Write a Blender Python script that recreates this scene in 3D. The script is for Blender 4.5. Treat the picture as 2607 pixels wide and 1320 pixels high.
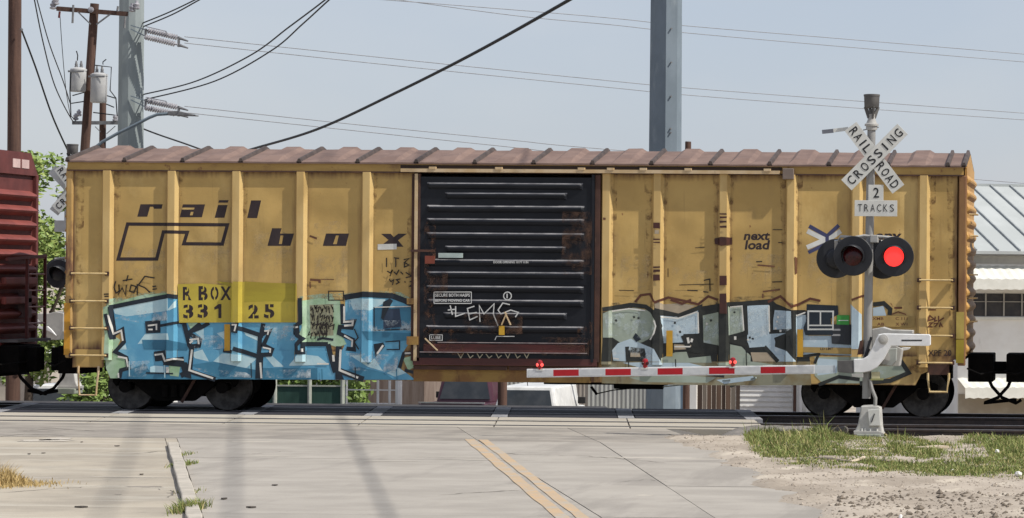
import bpy, math, random
import numpy as np
from mathutils import Vector, Matrix
from mathutils.geometry import tessellate_polygon
random.seed(7); rng = np.random.default_rng(7)
for o in list(bpy.data.objects): bpy.data.objects.remove(o, do_unlink=True)
scene = bpy.context.scene
col = scene.collection
# ---------------------------------------------------------------- camera
W, H = 2607.0, 1320.0
F, CX, CZ, YAW, ROLL, PPX, PPY = 7622.8, 2.4914, 2.4163, 0.043889, 0.0076345, 2490.03, 714.34
cd = bpy.data.cameras.new('camera'); cam = bpy.data.objects.new('camera', cd); col.objects.link(cam)
cd.sensor_fit = 'HORIZONTAL'; cd.sensor_width = 36; cd.lens = F/W*36
cd.shift_x = (W/2-PPX)/W; cd.shift_y = (PPY-H/2)/W
cd.clip_start = .5; cd.clip_end = 6000
cam.matrix_world = Matrix.Translation((CX, 0, CZ)) @ Matrix.Rotation(YAW, 4, 'Z') @ Matrix.Rotation(math.pi/2, 4, 'X') @ Matrix.Rotation(ROLL, 4, 'Z')
scene.camera = cam
# ---------------------------------------------------------------- sky and sun
SUN = Vector((.61, -.165, .775)).normalized()
el = math.asin(SUN.z)
world = bpy.data.worlds.new('World'); scene.world = world; world.use_nodes = True
nt = world.node_tree
bg = nt.nodes['Background']; sky = nt.nodes.new('ShaderNodeTexSky'); sky.sky_type = 'NISHITA'
sky.sun_disc = False; sky.sun_elevation = el; sky.sun_rotation = math.atan2(SUN.x, SUN.y)
sky.air_density = 1.0; sky.dust_density = 1.0; sky.ozone_density = 1.5; sky.altitude = 100
hz = nt.nodes.new('ShaderNodeMix'); hz.data_type = 'RGBA'; hz.inputs[0].default_value = .62; hz.inputs[7].default_value = (5.7, 6.0, 7.0, 1)   # milky, hazy day
wtc = nt.nodes.new('ShaderNodeTexCoord'); wn = nt.nodes.new('ShaderNodeTexNoise'); wn.inputs['Scale'].default_value = 5.5; wn.inputs['Detail'].default_value = 5
wm = nt.nodes.new('ShaderNodeMapping'); wm.inputs['Scale'].default_value = (1, 1, 2.5); nt.links.new(wtc.outputs['Generated'], wm.inputs[0]); nt.links.new(wm.outputs[0], wn.inputs['Vector'])
wr_ = nt.nodes.new('ShaderNodeMapRange'); wr_.inputs[1].default_value = .35; wr_.inputs[2].default_value = .65; nt.links.new(wn.outputs['Fac'], wr_.inputs[0])
wx = nt.nodes.new('ShaderNodeMix'); wx.data_type = 'RGBA'; wx.inputs[6].default_value = (5.35, 5.8, 7.0, 1); wx.inputs[7].default_value = (6.3, 6.45, 7.25, 1); nt.links.new(wr_.outputs[0], wx.inputs[0]); nt.links.new(wx.outputs[2], hz.inputs[7])
nt.links.new(sky.outputs[0], hz.inputs[6]); nt.links.new(hz.outputs[2], bg.inputs[0]); bg.inputs[1].default_value = .106
sd = bpy.data.lights.new('sun', 'SUN'); sd.energy = 5.0; sd.angle = math.radians(.55); sd.color = (1, .955, .88)
so = bpy.data.objects.new('sun', sd); col.objects.link(so); so.location = (20, -10, 40)
so.rotation_euler = SUN.to_track_quat('Z', 'Y').to_euler()
vs = scene.view_settings; vs.view_transform = 'Standard'; vs.look = 'None'; vs.gamma = 1; vs.exposure = 0; vs.use_curve_mapping = False
scene.render.engine = 'CYCLES'
# ---------------------------------------------------------------- pixel <-> world helpers (survey of the photograph)
C0 = Vector((CX, 0, CZ)); cr, sr, cy, sy = math.cos(ROLL), math.sin(ROLL), math.cos(YAW), math.sin(YAW)
def ray(px, py):
    a, b = px-PPX, py-PPY
    u = (a*cr+b*sr)/F; v = (-a*sr+b*cr)/F
    return Vector((u*cy-sy, u*sy+cy, -v))
def P(px, py, Y):
    d = ray(px, py); return C0+d*(Y/d.y)
def G(px, py, Z=0.0):
    d = ray(px, py); return C0+d*((Z-CZ)/d.z)
def proj(X, Y, Z):
    x, y, z = X-CX, Y, Z-CZ
    xr = x*cy+y*sy; yr = -x*sy+y*cy
    u = F*xr/yr; v = -F*z/yr
    return PPX+u*cr-v*sr, PPY+u*sr+v*cr
# ---------------------------------------------------------------- materials
MATS = {}
def rgb(*c):   # sRGB 0-255 -> linear
    return tuple(((x/255)/12.92 if x/255 <= .04045 else ((x/255+.055)/1.055)**2.4) for x in c)
def mat(name, c1, c2=None, scale=3, rough=.6, metal=0, bump=0, bscale=25, stretch=(1,1,1), spots=(), emit=None, detail=5, spec=.4, contrast=(.35,.65), soft=None):
    if name in MATS: return MATS[name]
    m = bpy.data.materials.new(name); m.use_nodes = True; n = m.node_tree.nodes; l = m.node_tree.links
    b = n['Principled BSDF']; b.inputs['Roughness'].default_value = rough; b.inputs['Metallic'].default_value = metal
    b.inputs['Specular IOR Level'].default_value = spec
    tc = n.new('ShaderNodeTexCoord'); oi = n.new('ShaderNodeObjectInfo')
    mul = n.new('ShaderNodeMath'); mul.operation = 'MULTIPLY'; mul.inputs[1].default_value = 57.3
    l.new(oi.outputs['Random'], mul.inputs[0])
    add = n.new('ShaderNodeVectorMath'); add.operation = 'ADD'; l.new(tc.outputs['Object'], add.inputs[0]); l.new(mul.outputs[0], add.inputs[1])
    def noise(sc, st=(1,1,1), det=detail, ro=.6):
        mp = n.new('ShaderNodeMapping'); mp.inputs['Scale'].default_value = st; l.new(add.outputs[0], mp.inputs[0])
        t = n.new('ShaderNodeTexNoise'); t.inputs['Scale'].default_value = sc; t.inputs['Detail'].default_value = det; t.inputs['Roughness'].default_value = ro
        l.new(mp.outputs[0], t.inputs['Vector']); return t.outputs['Fac']
    def ramp(x, a, c):
        r = n.new('ShaderNodeMapRange'); r.inputs[1].default_value = a; r.inputs[2].default_value = c; r.interpolation_type = 'SMOOTHSTEP'; l.new(x, r.inputs[0]); return r.outputs[0]
    def mix(fac, A, B):
        x = n.new('ShaderNodeMix'); x.data_type = 'RGBA'; l.new(fac, x.inputs[0])
        for s, i in ((A, 6), (B, 7)):
            if isinstance(s, tuple): x.inputs[i].default_value = (*s[:3], 1)
            else: l.new(s, x.inputs[i])
        return x.outputs[2]
    if c2 is None: c2 = tuple(x*.78 for x in c1)
    out = mix(ramp(noise(scale, stretch), *contrast), c1, c2)
    for s in spots:   # (color, scale, lo, hi, stretch, strength)
        c, sc, lo, hi = s[:4]; st = s[4] if len(s) > 4 else (1,1,1); k = s[5] if len(s) > 5 else 1
        r = ramp(noise(sc, st, 6, .65), lo, hi)
        mm = n.new('ShaderNodeMath'); mm.operation = 'MULTIPLY'; mm.inputs[1].default_value = k; l.new(r, mm.inputs[0])
        out = mix(mm.outputs[0], out, c)
    l.new(out, b.inputs['Base Color'])
    if bump or soft:
        h = None
        bp = n.new('ShaderNodeBump'); bp.inputs['Strength'].default_value = min(1, bump); bp.inputs['Distance'].default_value = .02
        l.new(noise(bscale, (1,1,1), 4), bp.inputs['Height'])
        last = bp
        if soft:   # broad sheet-metal unevenness
            b2 = n.new('ShaderNodeBump'); b2.inputs['Strength'].default_value = 1; b2.inputs['Distance'].default_value = soft[0]
            l.new(noise(soft[1], soft[2] if len(soft) > 2 else (1,1,1), 1, .4), b2.inputs['Height'])
            l.new(bp.outputs[0], b2.inputs['Normal']); last = b2
        l.new(last.outputs[0], b.inputs['Normal'])
    if emit:
        b.inputs['Emission Color'].default_value = (*emit[0], 1); b.inputs['Emission Strength'].default_value = emit[1]
    MATS[name] = m
    return m
# ---------------------------------------------------------------- mesh building
WLOC = {}
class MB:
    def __init__(s): s.v = []; s.f = []; s.m = []
    def add(s, vs, fs, mi=0):
        o = len(s.v); s.v += [tuple(x) for x in vs]; s.f += [tuple(i+o for i in f) for f in fs]; s.m += [mi]*len(fs); return s
    def box(s, x0, x1, y0, y1, z0, z1, mi=0):
        return s.add([(x0,y0,z0),(x1,y0,z0),(x1,y1,z0),(x0,y1,z0),(x0,y0,z1),(x1,y0,z1),(x1,y1,z1),(x0,y1,z1)],
                     [(3,2,1,0),(4,5,6,7),(0,1,5,4),(1,2,6,5),(2,3,7,6),(3,0,4,7)], mi)
    def prism(s, poly, d, mi=0):     # planar polygon (list of Vector), extruded by vector d
        n = len(poly); d = Vector(d); a = [Vector(p) for p in poly]
        nn = Vector((0,0,0))
        for i in range(n): nn += a[i].cross(a[(i+1) % n])
        if nn.dot(d) > 0: a.reverse()
        b = [p+d for p in a]
        tri = tessellate_polygon([a])
        o = len(s.v); s.v += [tuple(p) for p in a+b]
        fs = []
        for t in tri:
            t = list(t)
            nrm = (a[t[1]]-a[t[0]]).cross(a[t[2]]-a[t[0]])
            if nrm.dot(d) > 0: t.reverse()
            fs.append(tuple(t)); fs.append(tuple(n+i for i in reversed(t)))
        for i in range(n): j = (i+1) % n; fs.append((i, n+i, n+j, j) if True else 0)
        s.f += [tuple(k+o for k in f) for f in fs]; s.m += [mi]*len(fs); return s
    def xz(s, pts, y0, y1, mi=0): return s.prism([Vector((x, y0, z)) for x, z in pts], (0, y1-y0, 0), mi)
    def cone(s, p, q, r0, r1=None, n=12, mi=0, caps=True, rot=0):
        r1 = r0 if r1 is None else r1; p = Vector(p); q = Vector(q); a = (q-p).normalized()
        u = a.orthogonal().normalized() if abs(a.z) < .999 else Vector((1,0,0)); w = a.cross(u)
        vs = []
        for c, r in ((p, r0), (q, r1)):
            for i in range(n):
                t = 2*math.pi*i/n+rot; vs.append(c+(u*math.cos(t)+w*math.sin(t))*r)
        fs = [(i, (i+1) % n, n+(i+1) % n, n+i) for i in range(n)]
        if caps: fs += [tuple(range(n-1, -1, -1)), tuple(range(n, 2*n))]
        return s.add(vs, fs, mi)
    def lathe(s, p, axis, prof, n=20, mi=0):   # prof [(dist along axis, radius)]
        p = Vector(p); a = Vector(axis).normalized(); u = a.orthogonal().normalized() if abs(a.z) < .999 else Vector((1,0,0)); w = a.cross(u)
        vs = []
        for d, r in prof:
            for i in range(n):
                t = 2*math.pi*i/n; vs.append(p+a*d+(u*math.cos(t)+w*math.sin(t))*r)
        fs = []
        for k in range(len(prof)-1):
            for i in range(n): j = (i+1) % n; fs.append((k*n+i, k*n+j, (k+1)*n+j, (k+1)*n+i))
        if prof[0][1] > 1e-4: fs.append(tuple(range(n-1, -1, -1)))
        if prof[-1][1] > 1e-4: fs.append(tuple((len(prof)-1)*n+i for i in range(n)))
        return s.add(vs, fs, mi)
    def tube(s, pts, r, n=6, mi=0):
        pts = [Vector(p) for p in pts]; vs = []; N = len(pts)
        for k, p in enumerate(pts):
            a = (pts[min(k+1, N-1)]-pts[max(k-1, 0)]).normalized()
            u = a.cross(Vector((0,0,1))) if abs(a.z) < .95 else a.cross(Vector((0,1,0)))
            u.normalize(); w = u.cross(a)
            for i in range(n): t = 2*math.pi*i/n; vs.append(p+(u*math.cos(t)+w*math.sin(t))*r)
        fs = [(k*n+i, (k+1)*n+i, (k+1)*n+(i+1) % n, k*n+(i+1) % n) for k in range(N-1) for i in range(n)]
        fs += [tuple(range(n)), tuple((N-1)*n+i for i in range(n-1, -1, -1))]
        return s.add(vs, fs, mi)
    def bar(s, p, q, w, h, up=(0,0,1), mi=0):
        p = Vector(p); q = Vector(q); a = (q-p).normalized(); u = a.cross(Vector(up))
        if u.length < 1e-3: u = a.cross(Vector((0,1,0)))
        u.normalize(); v = u.cross(a); vs = []
        for c in (p, q):
            for i, j in ((-1,-1),(1,-1),(1,1),(-1,1)): vs.append(c+u*i*w/2+v*j*h/2)
        return s.add(vs, [(0,1,2,3),(7,6,5,4),(0,4,5,1),(1,5,6,2),(2,6,7,3),(3,7,4,0)], mi)
    def build(s, name, mats, parent=None, origin=None, bevel=0, smooth=False, label=None, **props):
        v = np.array([tuple(x) for x in s.v], dtype=float)
        if origin is None:
            lo, hi = v.min(0), v.max(0); origin = ((lo[0]+hi[0])/2, (lo[1]+hi[1])/2, lo[2])
        origin = np.array(origin, dtype=float)
        me = bpy.data.meshes.new(name); me.from_pydata((v-origin).tolist(), [], s.f); 
        for m in (mats if isinstance(mats, (list, tuple)) else [mats]): me.materials.append(m)
        if any(s.m): me.polygons.foreach_set('material_index', s.m)
        if smooth:
            me.polygons.foreach_set('use_smooth', [True]*len(me.polygons)); me.set_sharp_from_angle(angle=math.radians(40))
        me.validate(); me.update()
        o = bpy.data.objects.new(name, me); col.objects.link(o); place(o, origin, parent)
        if bevel:
            bm = o.modifiers.new('bevel', 'BEVEL'); bm.width = bevel; bm.segments = 2; bm.limit_method = 'ANGLE'
        if label: o['label'] = label
        for k, x in props.items(): o[k] = x
        return o
def place(o, origin, parent):
    origin = Vector(origin)
    if parent is not None: o.parent = parent; o.location = origin-WLOC[parent.name]
    else: o.location = origin
    WLOC[o.name] = origin
def thing(name, label, cat, loc, group=None):
    o = bpy.data.objects.new(name, None); col.objects.link(o); o.empty_display_size = .2
    o.location = loc; WLOC[o.name] = Vector(loc); o['label'] = label; o['category'] = cat
    if group: o['group'] = group
    return o
def tag(o, label, cat, group=None):
    o['label'] = label; o['category'] = cat
    if group: o['group'] = group
    return o
def struct(o): o['kind'] = 'structure'; return o
def dup(o, delta, parent):      # copy of one part, moved by delta, under parent
    c = o.copy(); col.objects.link(c); place(c, WLOC[o.name]+Vector(delta), parent); return c
def copy_tree(o, delta, parent=None, rot=0):
    c = o.copy(); col.objects.link(c)
    if parent is None: c.location = Vector(o.location)+Vector(delta); c.rotation_euler = (0, 0, rot); WLOC[c.name] = c.location.copy()
    else: c.parent = parent
    for ch in list(o.children): copy_tree(ch, (0,0,0), c)
    return c
TXT = {}
def text_geo(s, bold=0.0):
    k = (s, bold)
    if k in TXT: return TXT[k]
    cu = bpy.data.curves.new('t', 'FONT'); cu.body = s; cu.size = 1; cu.offset = bold; cu.resolution_u = 3
    ob = bpy.data.objects.new('t', cu); col.objects.link(ob)
    bpy.context.view_layer.update()
    me = bpy.data.meshes.new_from_object(ob.evaluated_get(bpy.context.evaluated_depsgraph_get()))
    v = np.array([x.co[:2] for x in me.vertices]); f = [tuple(p.vertices) for p in me.polygons]
    bpy.data.objects.remove(ob); bpy.data.meshes.remove(me); bpy.data.curves.remove(cu)
    lo, hi = v.min(0), v.max(0); v = (v-lo)/(hi-lo)
    TXT[k] = (v, f); return v, f
def put_text(mb, s, o, U, V, bold=0.0, shear=0.0, mi=0):   # text fills the box o + [0,1]U + [0,1]V
    v, f = text_geo(s, bold); o = Vector(o); U = Vector(U); V = Vector(V)
    mb.add([o+U*(x+shear*y)+V*y for x, y in v], f, mi)
def stroke(pts, w, closed=False):    # 2-D polyline -> list of quads
    P2 = [np.array(p, float) for p in pts]; n = len(P2); L, R = [], []
    for i in range(n):
        a = P2[(i-1) % n] if (closed or i > 0) else None; b = P2[(i+1) % n] if (closed or i < n-1) else None
        ds = []
        if a is not None: d = P2[i]-a; ds.append(d/max(1e-6, np.hypot(*d)))
        if b is not None: d = b-P2[i]; ds.append(d/max(1e-6, np.hypot(*d)))
        ns = [np.array((-d[1], d[0])) for d in ds]; nn = sum(ns); ln = np.hypot(*nn)
        nn = ns[0] if ln < .3 else nn/ln
        k = 1/max(.5, abs(float(nn @ ns[0])))
        L.append(P2[i]+nn*w/2*k); R.append(P2[i]-nn*w/2*k)
    return [[L[i], L[(i+1) % n], R[(i+1) % n], R[i]] for i in range(n if closed else n-1)]
# ================================================================ SETTING
def sstep(a, b, x):
    t = np.clip((x-a)/(b-a), 0, 1); return t*t*(3-2*t)
def vnoise(x, y, seed=0):
    def h(i, j): 
        n = np.sin(i*127.1+j*311.7+seed*74.7)*43758.5453; return n-np.floor(n)
    xi, yi = np.floor(x), np.floor(y); u, v = x-xi, y-yi; u = u*u*(3-2*u); v = v*v*(3-2*v)
    return (h(xi,yi)*(1-u)+h(xi+1,yi)*u)*(1-v)+(h(xi,yi+1)*(1-u)+h(xi+1,yi+1)*u)*v-.5
def fbm(x, y, o=4, seed=0):
    return sum(vnoise(x*2**k, y*2**k, seed+k)/2**k for k in range(o))
xl = lambda Y: -6.72-.334*(Y-29.78)      # kerb
xc = lambda Y: -2.71-.303*(Y-29.84)      # yellow line
xk = lambda Y: -1.99-.257*(Y-32.08)      # long joint in the right lane
xr = lambda Y: -.52-.252*(Y-30.15)       # ragged right edge of the pavement
def gz(X, Y):
    X = np.asarray(X, float); Y = np.asarray(Y, float)
    base = -.10+0*X
    s = X-xr(Y)+.35*fbm(X*.8, Y*.8, 5, 3)+.12*fbm(X*5, Y*5, 3, 4)
    dirt = .035+.05*fbm(X*1.3, Y*1.3, 4, 5)+.02*fbm(X*6, Y*6, 3, 9)
    w = sstep(-.35, .5, s)*(1-sstep(46.0, 47.0, Y))
    base = base*(1-w)+dirt*w
    # the right verge runs down to the open ballast
    tr = sstep(45.3, 47.0, Y)*(1-sstep(56, 57, Y)); base = base*(1-tr)+(-.27)*tr
    far = sstep(55.4, 73, Y); base = base*(1-far)+(-2.2)*far
    return base
xs = np.concatenate([[-3000,-1500,-700,-300,-150,-90,-60,-45,-35,-28], np.arange(-24, -8, 1.), np.arange(-8, 8.01, .11), [9,10,12,15,20,30,45,70,120,300,700,1500,3000]])
ys = np.concatenate([[-60,-20,0,8,14,20,24], np.arange(26, 49, .11), np.arange(49, 60, .5), np.arange(60, 100, 2.), [110,130,170,250,400,700,1200,2000,4000]])
GX, GY = np.meshgrid(xs, ys, indexing='ij'); GZ = gz(GX, GY)
nx, ny = len(xs), len(ys)
from bisect import bisect_right
XL_, YL_, ZL_ = xs.tolist(), ys.tolist(), GZ.tolist()
def gzs(x, y):       # height of the ground mesh at a point
    i = min(max(bisect_right(XL_, x)-1, 0), nx-2); j = min(max(bisect_right(YL_, y)-1, 0), ny-2)
    u = (x-XL_[i])/(XL_[i+1]-XL_[i]); v = (y-YL_[j])/(YL_[j+1]-YL_[j])
    return (ZL_[i][j]*(1-u)+ZL_[i+1][j]*u)*(1-v)+(ZL_[i][j+1]*(1-u)+ZL_[i+1][j+1]*u)*v
gm = MB(); gm.v = np.stack([GX, GY, GZ], -1).reshape(-1, 3).tolist()
gm.f = [(i*ny+j, (i+1)*ny+j, (i+1)*ny+j+1, i*ny+j+1) for i in range(nx-1) for j in range(ny-1)]; gm.m = [0]*len(gm.f)
M_dirt = mat('dirt', (.40,.345,.28), (.28,.235,.185), scale=.9, rough=.95, bump=.8, bscale=14, detail=8,
             spots=(((.16,.125,.095), 2.4, .62, .74, (1,1,1), .5), ((.52,.46,.37), 1.6, .54, .68, (1,.6,1), .7), ((.09,.07,.05), 14, .62, .7, (1,1,1), .6)))
ground = struct(gm.build('ground', M_dirt, origin=(0,0,0), smooth=True))
M_conc = mat('road_concrete', (.295,.27,.235), (.365,.335,.292), scale=1.1, rough=.92, bump=.35, bscale=70, detail=10, stretch=(.85,1.2,1), contrast=(.3,.7),
             spots=(((.23,.21,.185), .45, .50, .66, (2.4,.3,1), .6), ((.42,.388,.34), 1.3, .58, .72, (.6,1.5,1), .45), ((.17,.155,.135), 34, .60, .70, (1,1,1), .55), ((.46,.43,.38), 46, .62, .72, (1,1,1), .5), ((.2,.18,.155), 3.0, .64, .74, (.6,1.4,1), .45)))
M_apron = mat('apron_concrete', (.215,.195,.17), (.305,.277,.238), scale=1.2, rough=.92, bump=.2, bscale=50, detail=8,
              spots=(((.20,.185,.165), .8, .56, .72, (.5,2,1), .5), ((.12,.11,.1), 5, .62, .72, (.4,2,1), .7), ((.13,.12,.105), 34, .60, .70, (1,1,1), .5)))
M_walk = mat('sidewalk_concrete', (.385,.34,.27), (.295,.26,.21), scale=.9, rough=.95, bump=.25, bscale=40, detail=8,
             spots=(((.47,.44,.37), .7, .5, .68, (.4,1.8,1), .6), ((.17,.145,.12), 2.2, .66, .73, (.35,2.2,1), .75), ((.17,.15,.125), 30, .60, .70, (1,1,1), .6), ((.15,.13,.11), 6, .66, .72, (.5,1.6,1), .7)))
M_kerb = mat('kerb_concrete', (.44,.40,.34), (.35,.32,.27), scale=4, rough=.9, bump=.3, bscale=40, spots=(((.15,.13,.1), 9, .63, .72, (1,1,1), .6),))
M_asph = mat('dark_asphalt', (.035,.035,.04), (.06,.058,.06), scale=5, rough=.9, bump=.5, bscale=60)
M_panel = mat('crossing_panel_concrete', (.41,.375,.315), (.33,.30,.25), scale=1.2, rough=.9, bump=.2, bscale=40, stretch=(.5,2,1), spots=(((.17,.15,.12), 4, .6, .74, (.3,2,1), .5), ((.52,.46,.36), 1.2, .55, .7, (.6,1,1), .5)))
M_rub_shade = mat('rubber_and_train_shade', (.018,.018,.025), (.03,.03,.038), scale=3, rough=.75, bump=.3, bscale=50)
M_steel_strip = mat('weathered_concrete_strip', (.30,.30,.31), (.22,.22,.23), scale=6, rough=.7)
def slab(name, x0a, x1a, x0b, x1b, ya, yb, z, m, parent, t=.09, wear=0.0):
    b = MB(); g = .007
    n = 7
    L = [(x0a+(x0b-x0a)*i/n+g, ya+(yb-ya)*i/n) for i in range(n+1)]; R = [(x1a+(x1b-x1a)*i/n-g, ya+(yb-ya)*i/n) for i in range(n+1)]
    L[0] = (L[0][0], ya+g); R[0] = (R[0][0], ya+g); L[-1] = (L[-1][0], yb-g); R[-1] = (R[-1][0], yb-g)
    ring = L+R[::-1]
    b.prism([Vector((x, y, z)) for x, y in ring], (0, 0, -t))
    return b.build(name, m, parent)
M_joint = mat('joint_filler', (.15,.14,.125), (.11,.10,.09), scale=6, rough=.95)
b = MB(); b.prism([Vector((xl(-14)-16, -14, -.014)), Vector((xr(-14)+1.3, -14, -.014)), Vector((xr(43.6)+1.2, 43.6, -.014)), Vector((-4.4, 47.7, -.014)), Vector((-26, 47.7, -.014)), Vector((xl(43.6)-16, 43.6, -.014))], (0,0,-.2))
road = struct(b.build('road', M_joint, origin=(0,0,-.3)))
WLOC[road.name] = Vector((0,0,-.3))
rows = [-14, 12, 20.7, 25.4, 30.0, 34.6, 39.1, 43.6]
for a, b_ in zip(rows[:-1], rows[1:]):
    e = [lambda Y: xl(Y)+.1, lambda Y: xc(Y)+.14, xk, lambda Y: xr(Y)+1.3]
    for p, q in zip(e[:-1], e[1:]):
        slab('concrete_slab', p(a), q(a), p(b_), q(b_), a, b_, random.uniform(-.002, .002), M_conc, road)
# approach slabs next to the tracks
sk = -.30
slab('walk_slab', xl(41.6)-.075, xl(41.6)+.105, xl(43.6)-.075, xl(43.6)+.105, 41.6, 43.6, -.001, M_walk, road)
for p, q in ((-26, -14.6), (-14.6, xc(43.6)+.14), (xc(43.6)+.14, xk(43.6)), (xk(43.6), -3.35)):
    slab('approach_slab', p, q, p+sk*4.14, q+sk*4.14, 43.6, 47.74, random.uniform(-.002, .002), M_apron, road)
# walk left of the kerb
walk = struct(MB().box(-60, -30, 10, 43, -.3, -.24).build('sidewalk', M_walk, origin=(0,0,-.3)))
wr = [14, 24, 30.6, 35.0, 38.4, 43.6]
for a, b_ in zip(wr[:-1], wr[1:]):
    slab('walk_slab', xl(a)-3.4, xl(a)-.07, xl(b_)-3.4, xl(b_)-.07, a, b_, random.uniform(-.003, .003), M_walk, walk)
    slab('walk_slab', xl(a)-16, xl(a)-3.4, xl(b_)-16, xl(b_)-3.4, a, b_, random.uniform(-.003, .003), M_walk, walk)
# kerb
kerb = struct(MB().box(-9.2, -9.1, 37.3, 37.35, -.2, -.1).build('kerb', M_kerb, origin=(0,0,-.2)))
for a, b_ in ((31.02, 41.6), (24, 30.95), (12, 23.95)):
    b = MB(); ring = []
    N = 12
    for i in range(N+1):
        Y = a+(b_-a)*i/N; ring.append((xl(Y)-.075+random.uniform(-.012,.012), Y))
    for i in range(N, -1, -1):
        Y = a+(b_-a)*i/N; ring.append((xl(Y)+.085+random.uniform(-.012,.012), Y))
    b.prism([Vector((x, y, .055)) for x, y in ring], (0, 0, -.2))
    b.build('kerb_stone', M_kerb, kerb, bevel=.015)
# painted lines (worn)
M_yline = mat('worn_yellow_paint', (.46,.32,.185), (.40,.305,.20), scale=3, rough=.85, spots=(((.36,.33,.28), 2.2, .5, .62, (1,1,1), .8), ((.33,.31,.28), 14, .52, .62, (1,1,1), .7)))
xy = lambda Y: -2.87-.282*(Y-29.84)
for off, wl in ((-.18, .15), (.03, .135)):
    b = MB(); N = 40
    top = 44.0 if off < 0 else 43.9
    L = []; R = []
    for i in range(N+1):
        Y = 8+(top-8)*i/N; j = .008*math.sin(i*2.3+off*9)+.006*math.sin(i*5.1)
        L.append((xy(Y)+off+j, Y, .006)); R.append((xy(Y)+off+wl+.006*math.sin(i*3.7), Y, .006))
    b.add(L+R, [(i, N+1+i, N+2+i, i+1) for i in range(N)])
    b.build('painted_line', M_yline, road)
# ---- crossing surfaces and tracks
bed = struct(MB().box(-16.6, -2.9, 47.72, 55.2, -.32, -.19).build('crossing', M_asph, origin=(0,0,-.32)))
PX0, PX1, PW = -16.3, -3.0, 2.217
def panel_row(y0, y1, m, z=-.004, nm='crossing_panel', gap=.012):
    for k in range(6):
        x0 = PX0+PW*k; x1 = x0+PW
        s0 = sk*(y0-48)*.6; s1 = sk*(y1-48)*.6
        b = MB(); b.prism([Vector((x0+s0+gap, y0, z)), Vector((x1+s0-gap, y0, z)), Vector((x1+s1-gap, y1, z)), Vector((x0+s1+gap, y1, z))], (0,0,-.16))
        b.build(nm, m, bed)
for y0, y1 in ((47.78, 48.27), (48.61, 49.73), (50.1, 50.62)): panel_row(y0, y1, M_panel)
for y0, y1 in ((48.275, 48.375), (48.53, 48.605), (49.735, 49.81), (49.965, 50.095)): panel_row(y0, y1, M_rub_shade, -.02, 'flangeway_filler', .004)
panel_row(50.64, 51.25, M_panel, -.006, 'infill_slab')
for y0, y1 in ((51.27, 52.66), (52.83, 54.12), (54.3, 55.0)): panel_row(y0, y1, M_rub_shade, .0, gap=.16)  # dark rubber, widened on the near side to paint in the train's shade
for k in range(7):     # pale strips between the dark panels
    x = PX0+PW*k
    for y0, y1 in ((51.27, 52.66), (52.83, 54.12), (54.3, 55.0)):
        s0 = sk*(y0-48)*.6; s1 = sk*(y1-48)*.6
        MB().prism([Vector((x+s0-.14, y0, -.002)), Vector((x+s0+.14, y0, -.002)), Vector((x+s1+.14, y1, -.002)), Vector((x+s1-.14, y1, -.002))], (0,0,-.15)).build('joint_strip', M_steel_strip, bed)
M_railtop = mat('rail_steel', (.045,.035,.032), (.07,.05,.042), scale=8, rough=.6, metal=0)
M_railhead = mat('polished_rail_head', (.42,.42,.44), (.34,.34,.36), scale=10, rough=.4, metal=.8)
M_tie = mat('creosote_tie', (.05,.04,.033), (.085,.07,.058), scale=6, rough=.95, stretch=(3,1,1), bump=.5)
M_ball = mat('ballast_stone', (.10,.09,.083), (.055,.05,.047), scale=40, rough=.95)
def rail_mb(yc, x0, x1, mb):
    pr = [(-.07,-.171),(.07,-.171),(.07,-.155),(.012,-.135),(.012,-.045),(.036,-.035),(.036,-.004),(-.036,-.004),(-.036,-.035),(-.012,-.045),(-.012,-.135),(-.07,-.155)]
    mb.prism([Vector((x0, yc+a, z)) for a, z in pr], (x1-x0, 0, 0))
for nm, yc in (('near_track', 49.17), ('train_track', 53.47)):
    t = bpy.data.objects.new(nm, None); col.objects.link(t); t.location = (-8, yc, -.3); WLOC[t.name] = Vector((-8, yc, -.3)); t['kind'] = 'structure'
    for d in (-.75, .75):
        b = MB(); rail_mb(yc+d, -80, 80, b); r = b.build('rail', M_railtop, t)
        MB().box(-80, 80, yc+d-.031, yc+d+.031, -.003, .001).build('rail_head', M_railhead, r)
    proto = None
    for x in list(np.arange(-19.8, -16.8, .54))+list(np.arange(-2.6, 6.5, .54)):
        if proto is None: proto = MB().box(x-.115, x+.115, yc-1.3, yc+1.3, -.35, -.173).build('tie', M_tie, t, bevel=.01)
        else: dup(proto, (x+19.8, random.uniform(-.05,.05), random.uniform(-.012,0)), t)
def rocks(n, fx, size, name, m, zf, flat=.7, keep=None):
    base = np.array([(1,0,0),(-1,0,0),(0,1,0),(0,-1,0),(0,0,1),(0,0,-1)], float)
    F8 = [(0,2,4),(2,1,4),(1,3,4),(3,0,4),(2,0,5),(1,2,5),(3,1,5),(0,3,5)]
    b = MB(); V = []; Fc = []
    for _ in range(n):
        x, y = fx()
        if keep is not None and not keep(x, y): continue
        s = random.uniform(*size)
        if random.random() < .06: s *= 1.9
        q = base*(1+rng.uniform(-.35,.35,(6,1)))*s*np.array((1,1,flat)); a = random.uniform(0, 6.3)
        R = np.array(((math.cos(a),-math.sin(a),0),(math.sin(a),math.cos(a),0),(0,0,1))); q = q@R.T
        q += (x, y, float(zf(x, y))+s*.3*flat); o = len(V); V += q.tolist(); Fc += [tuple(i+o for i in f) for f in F8]
    b.v = V; b.f = Fc; b.m = [0]*len(Fc)
    ob = b.build(name, m, origin=(0,0,0)); ob['kind'] = 'stuff'; return ob
def bx_(): 
    return (random.uniform(-2.9, 6) if random.random() < .75 else random.uniform(-20, -16.4)), random.uniform(46.9, 57)
tag(rocks(9000, bx_, (.025,.05), 'ballast', M_ball, lambda x, y: -.23+random.uniform(-.03,.02)), 'dark crushed stone ballast around the open track', 'ballast')
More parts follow.
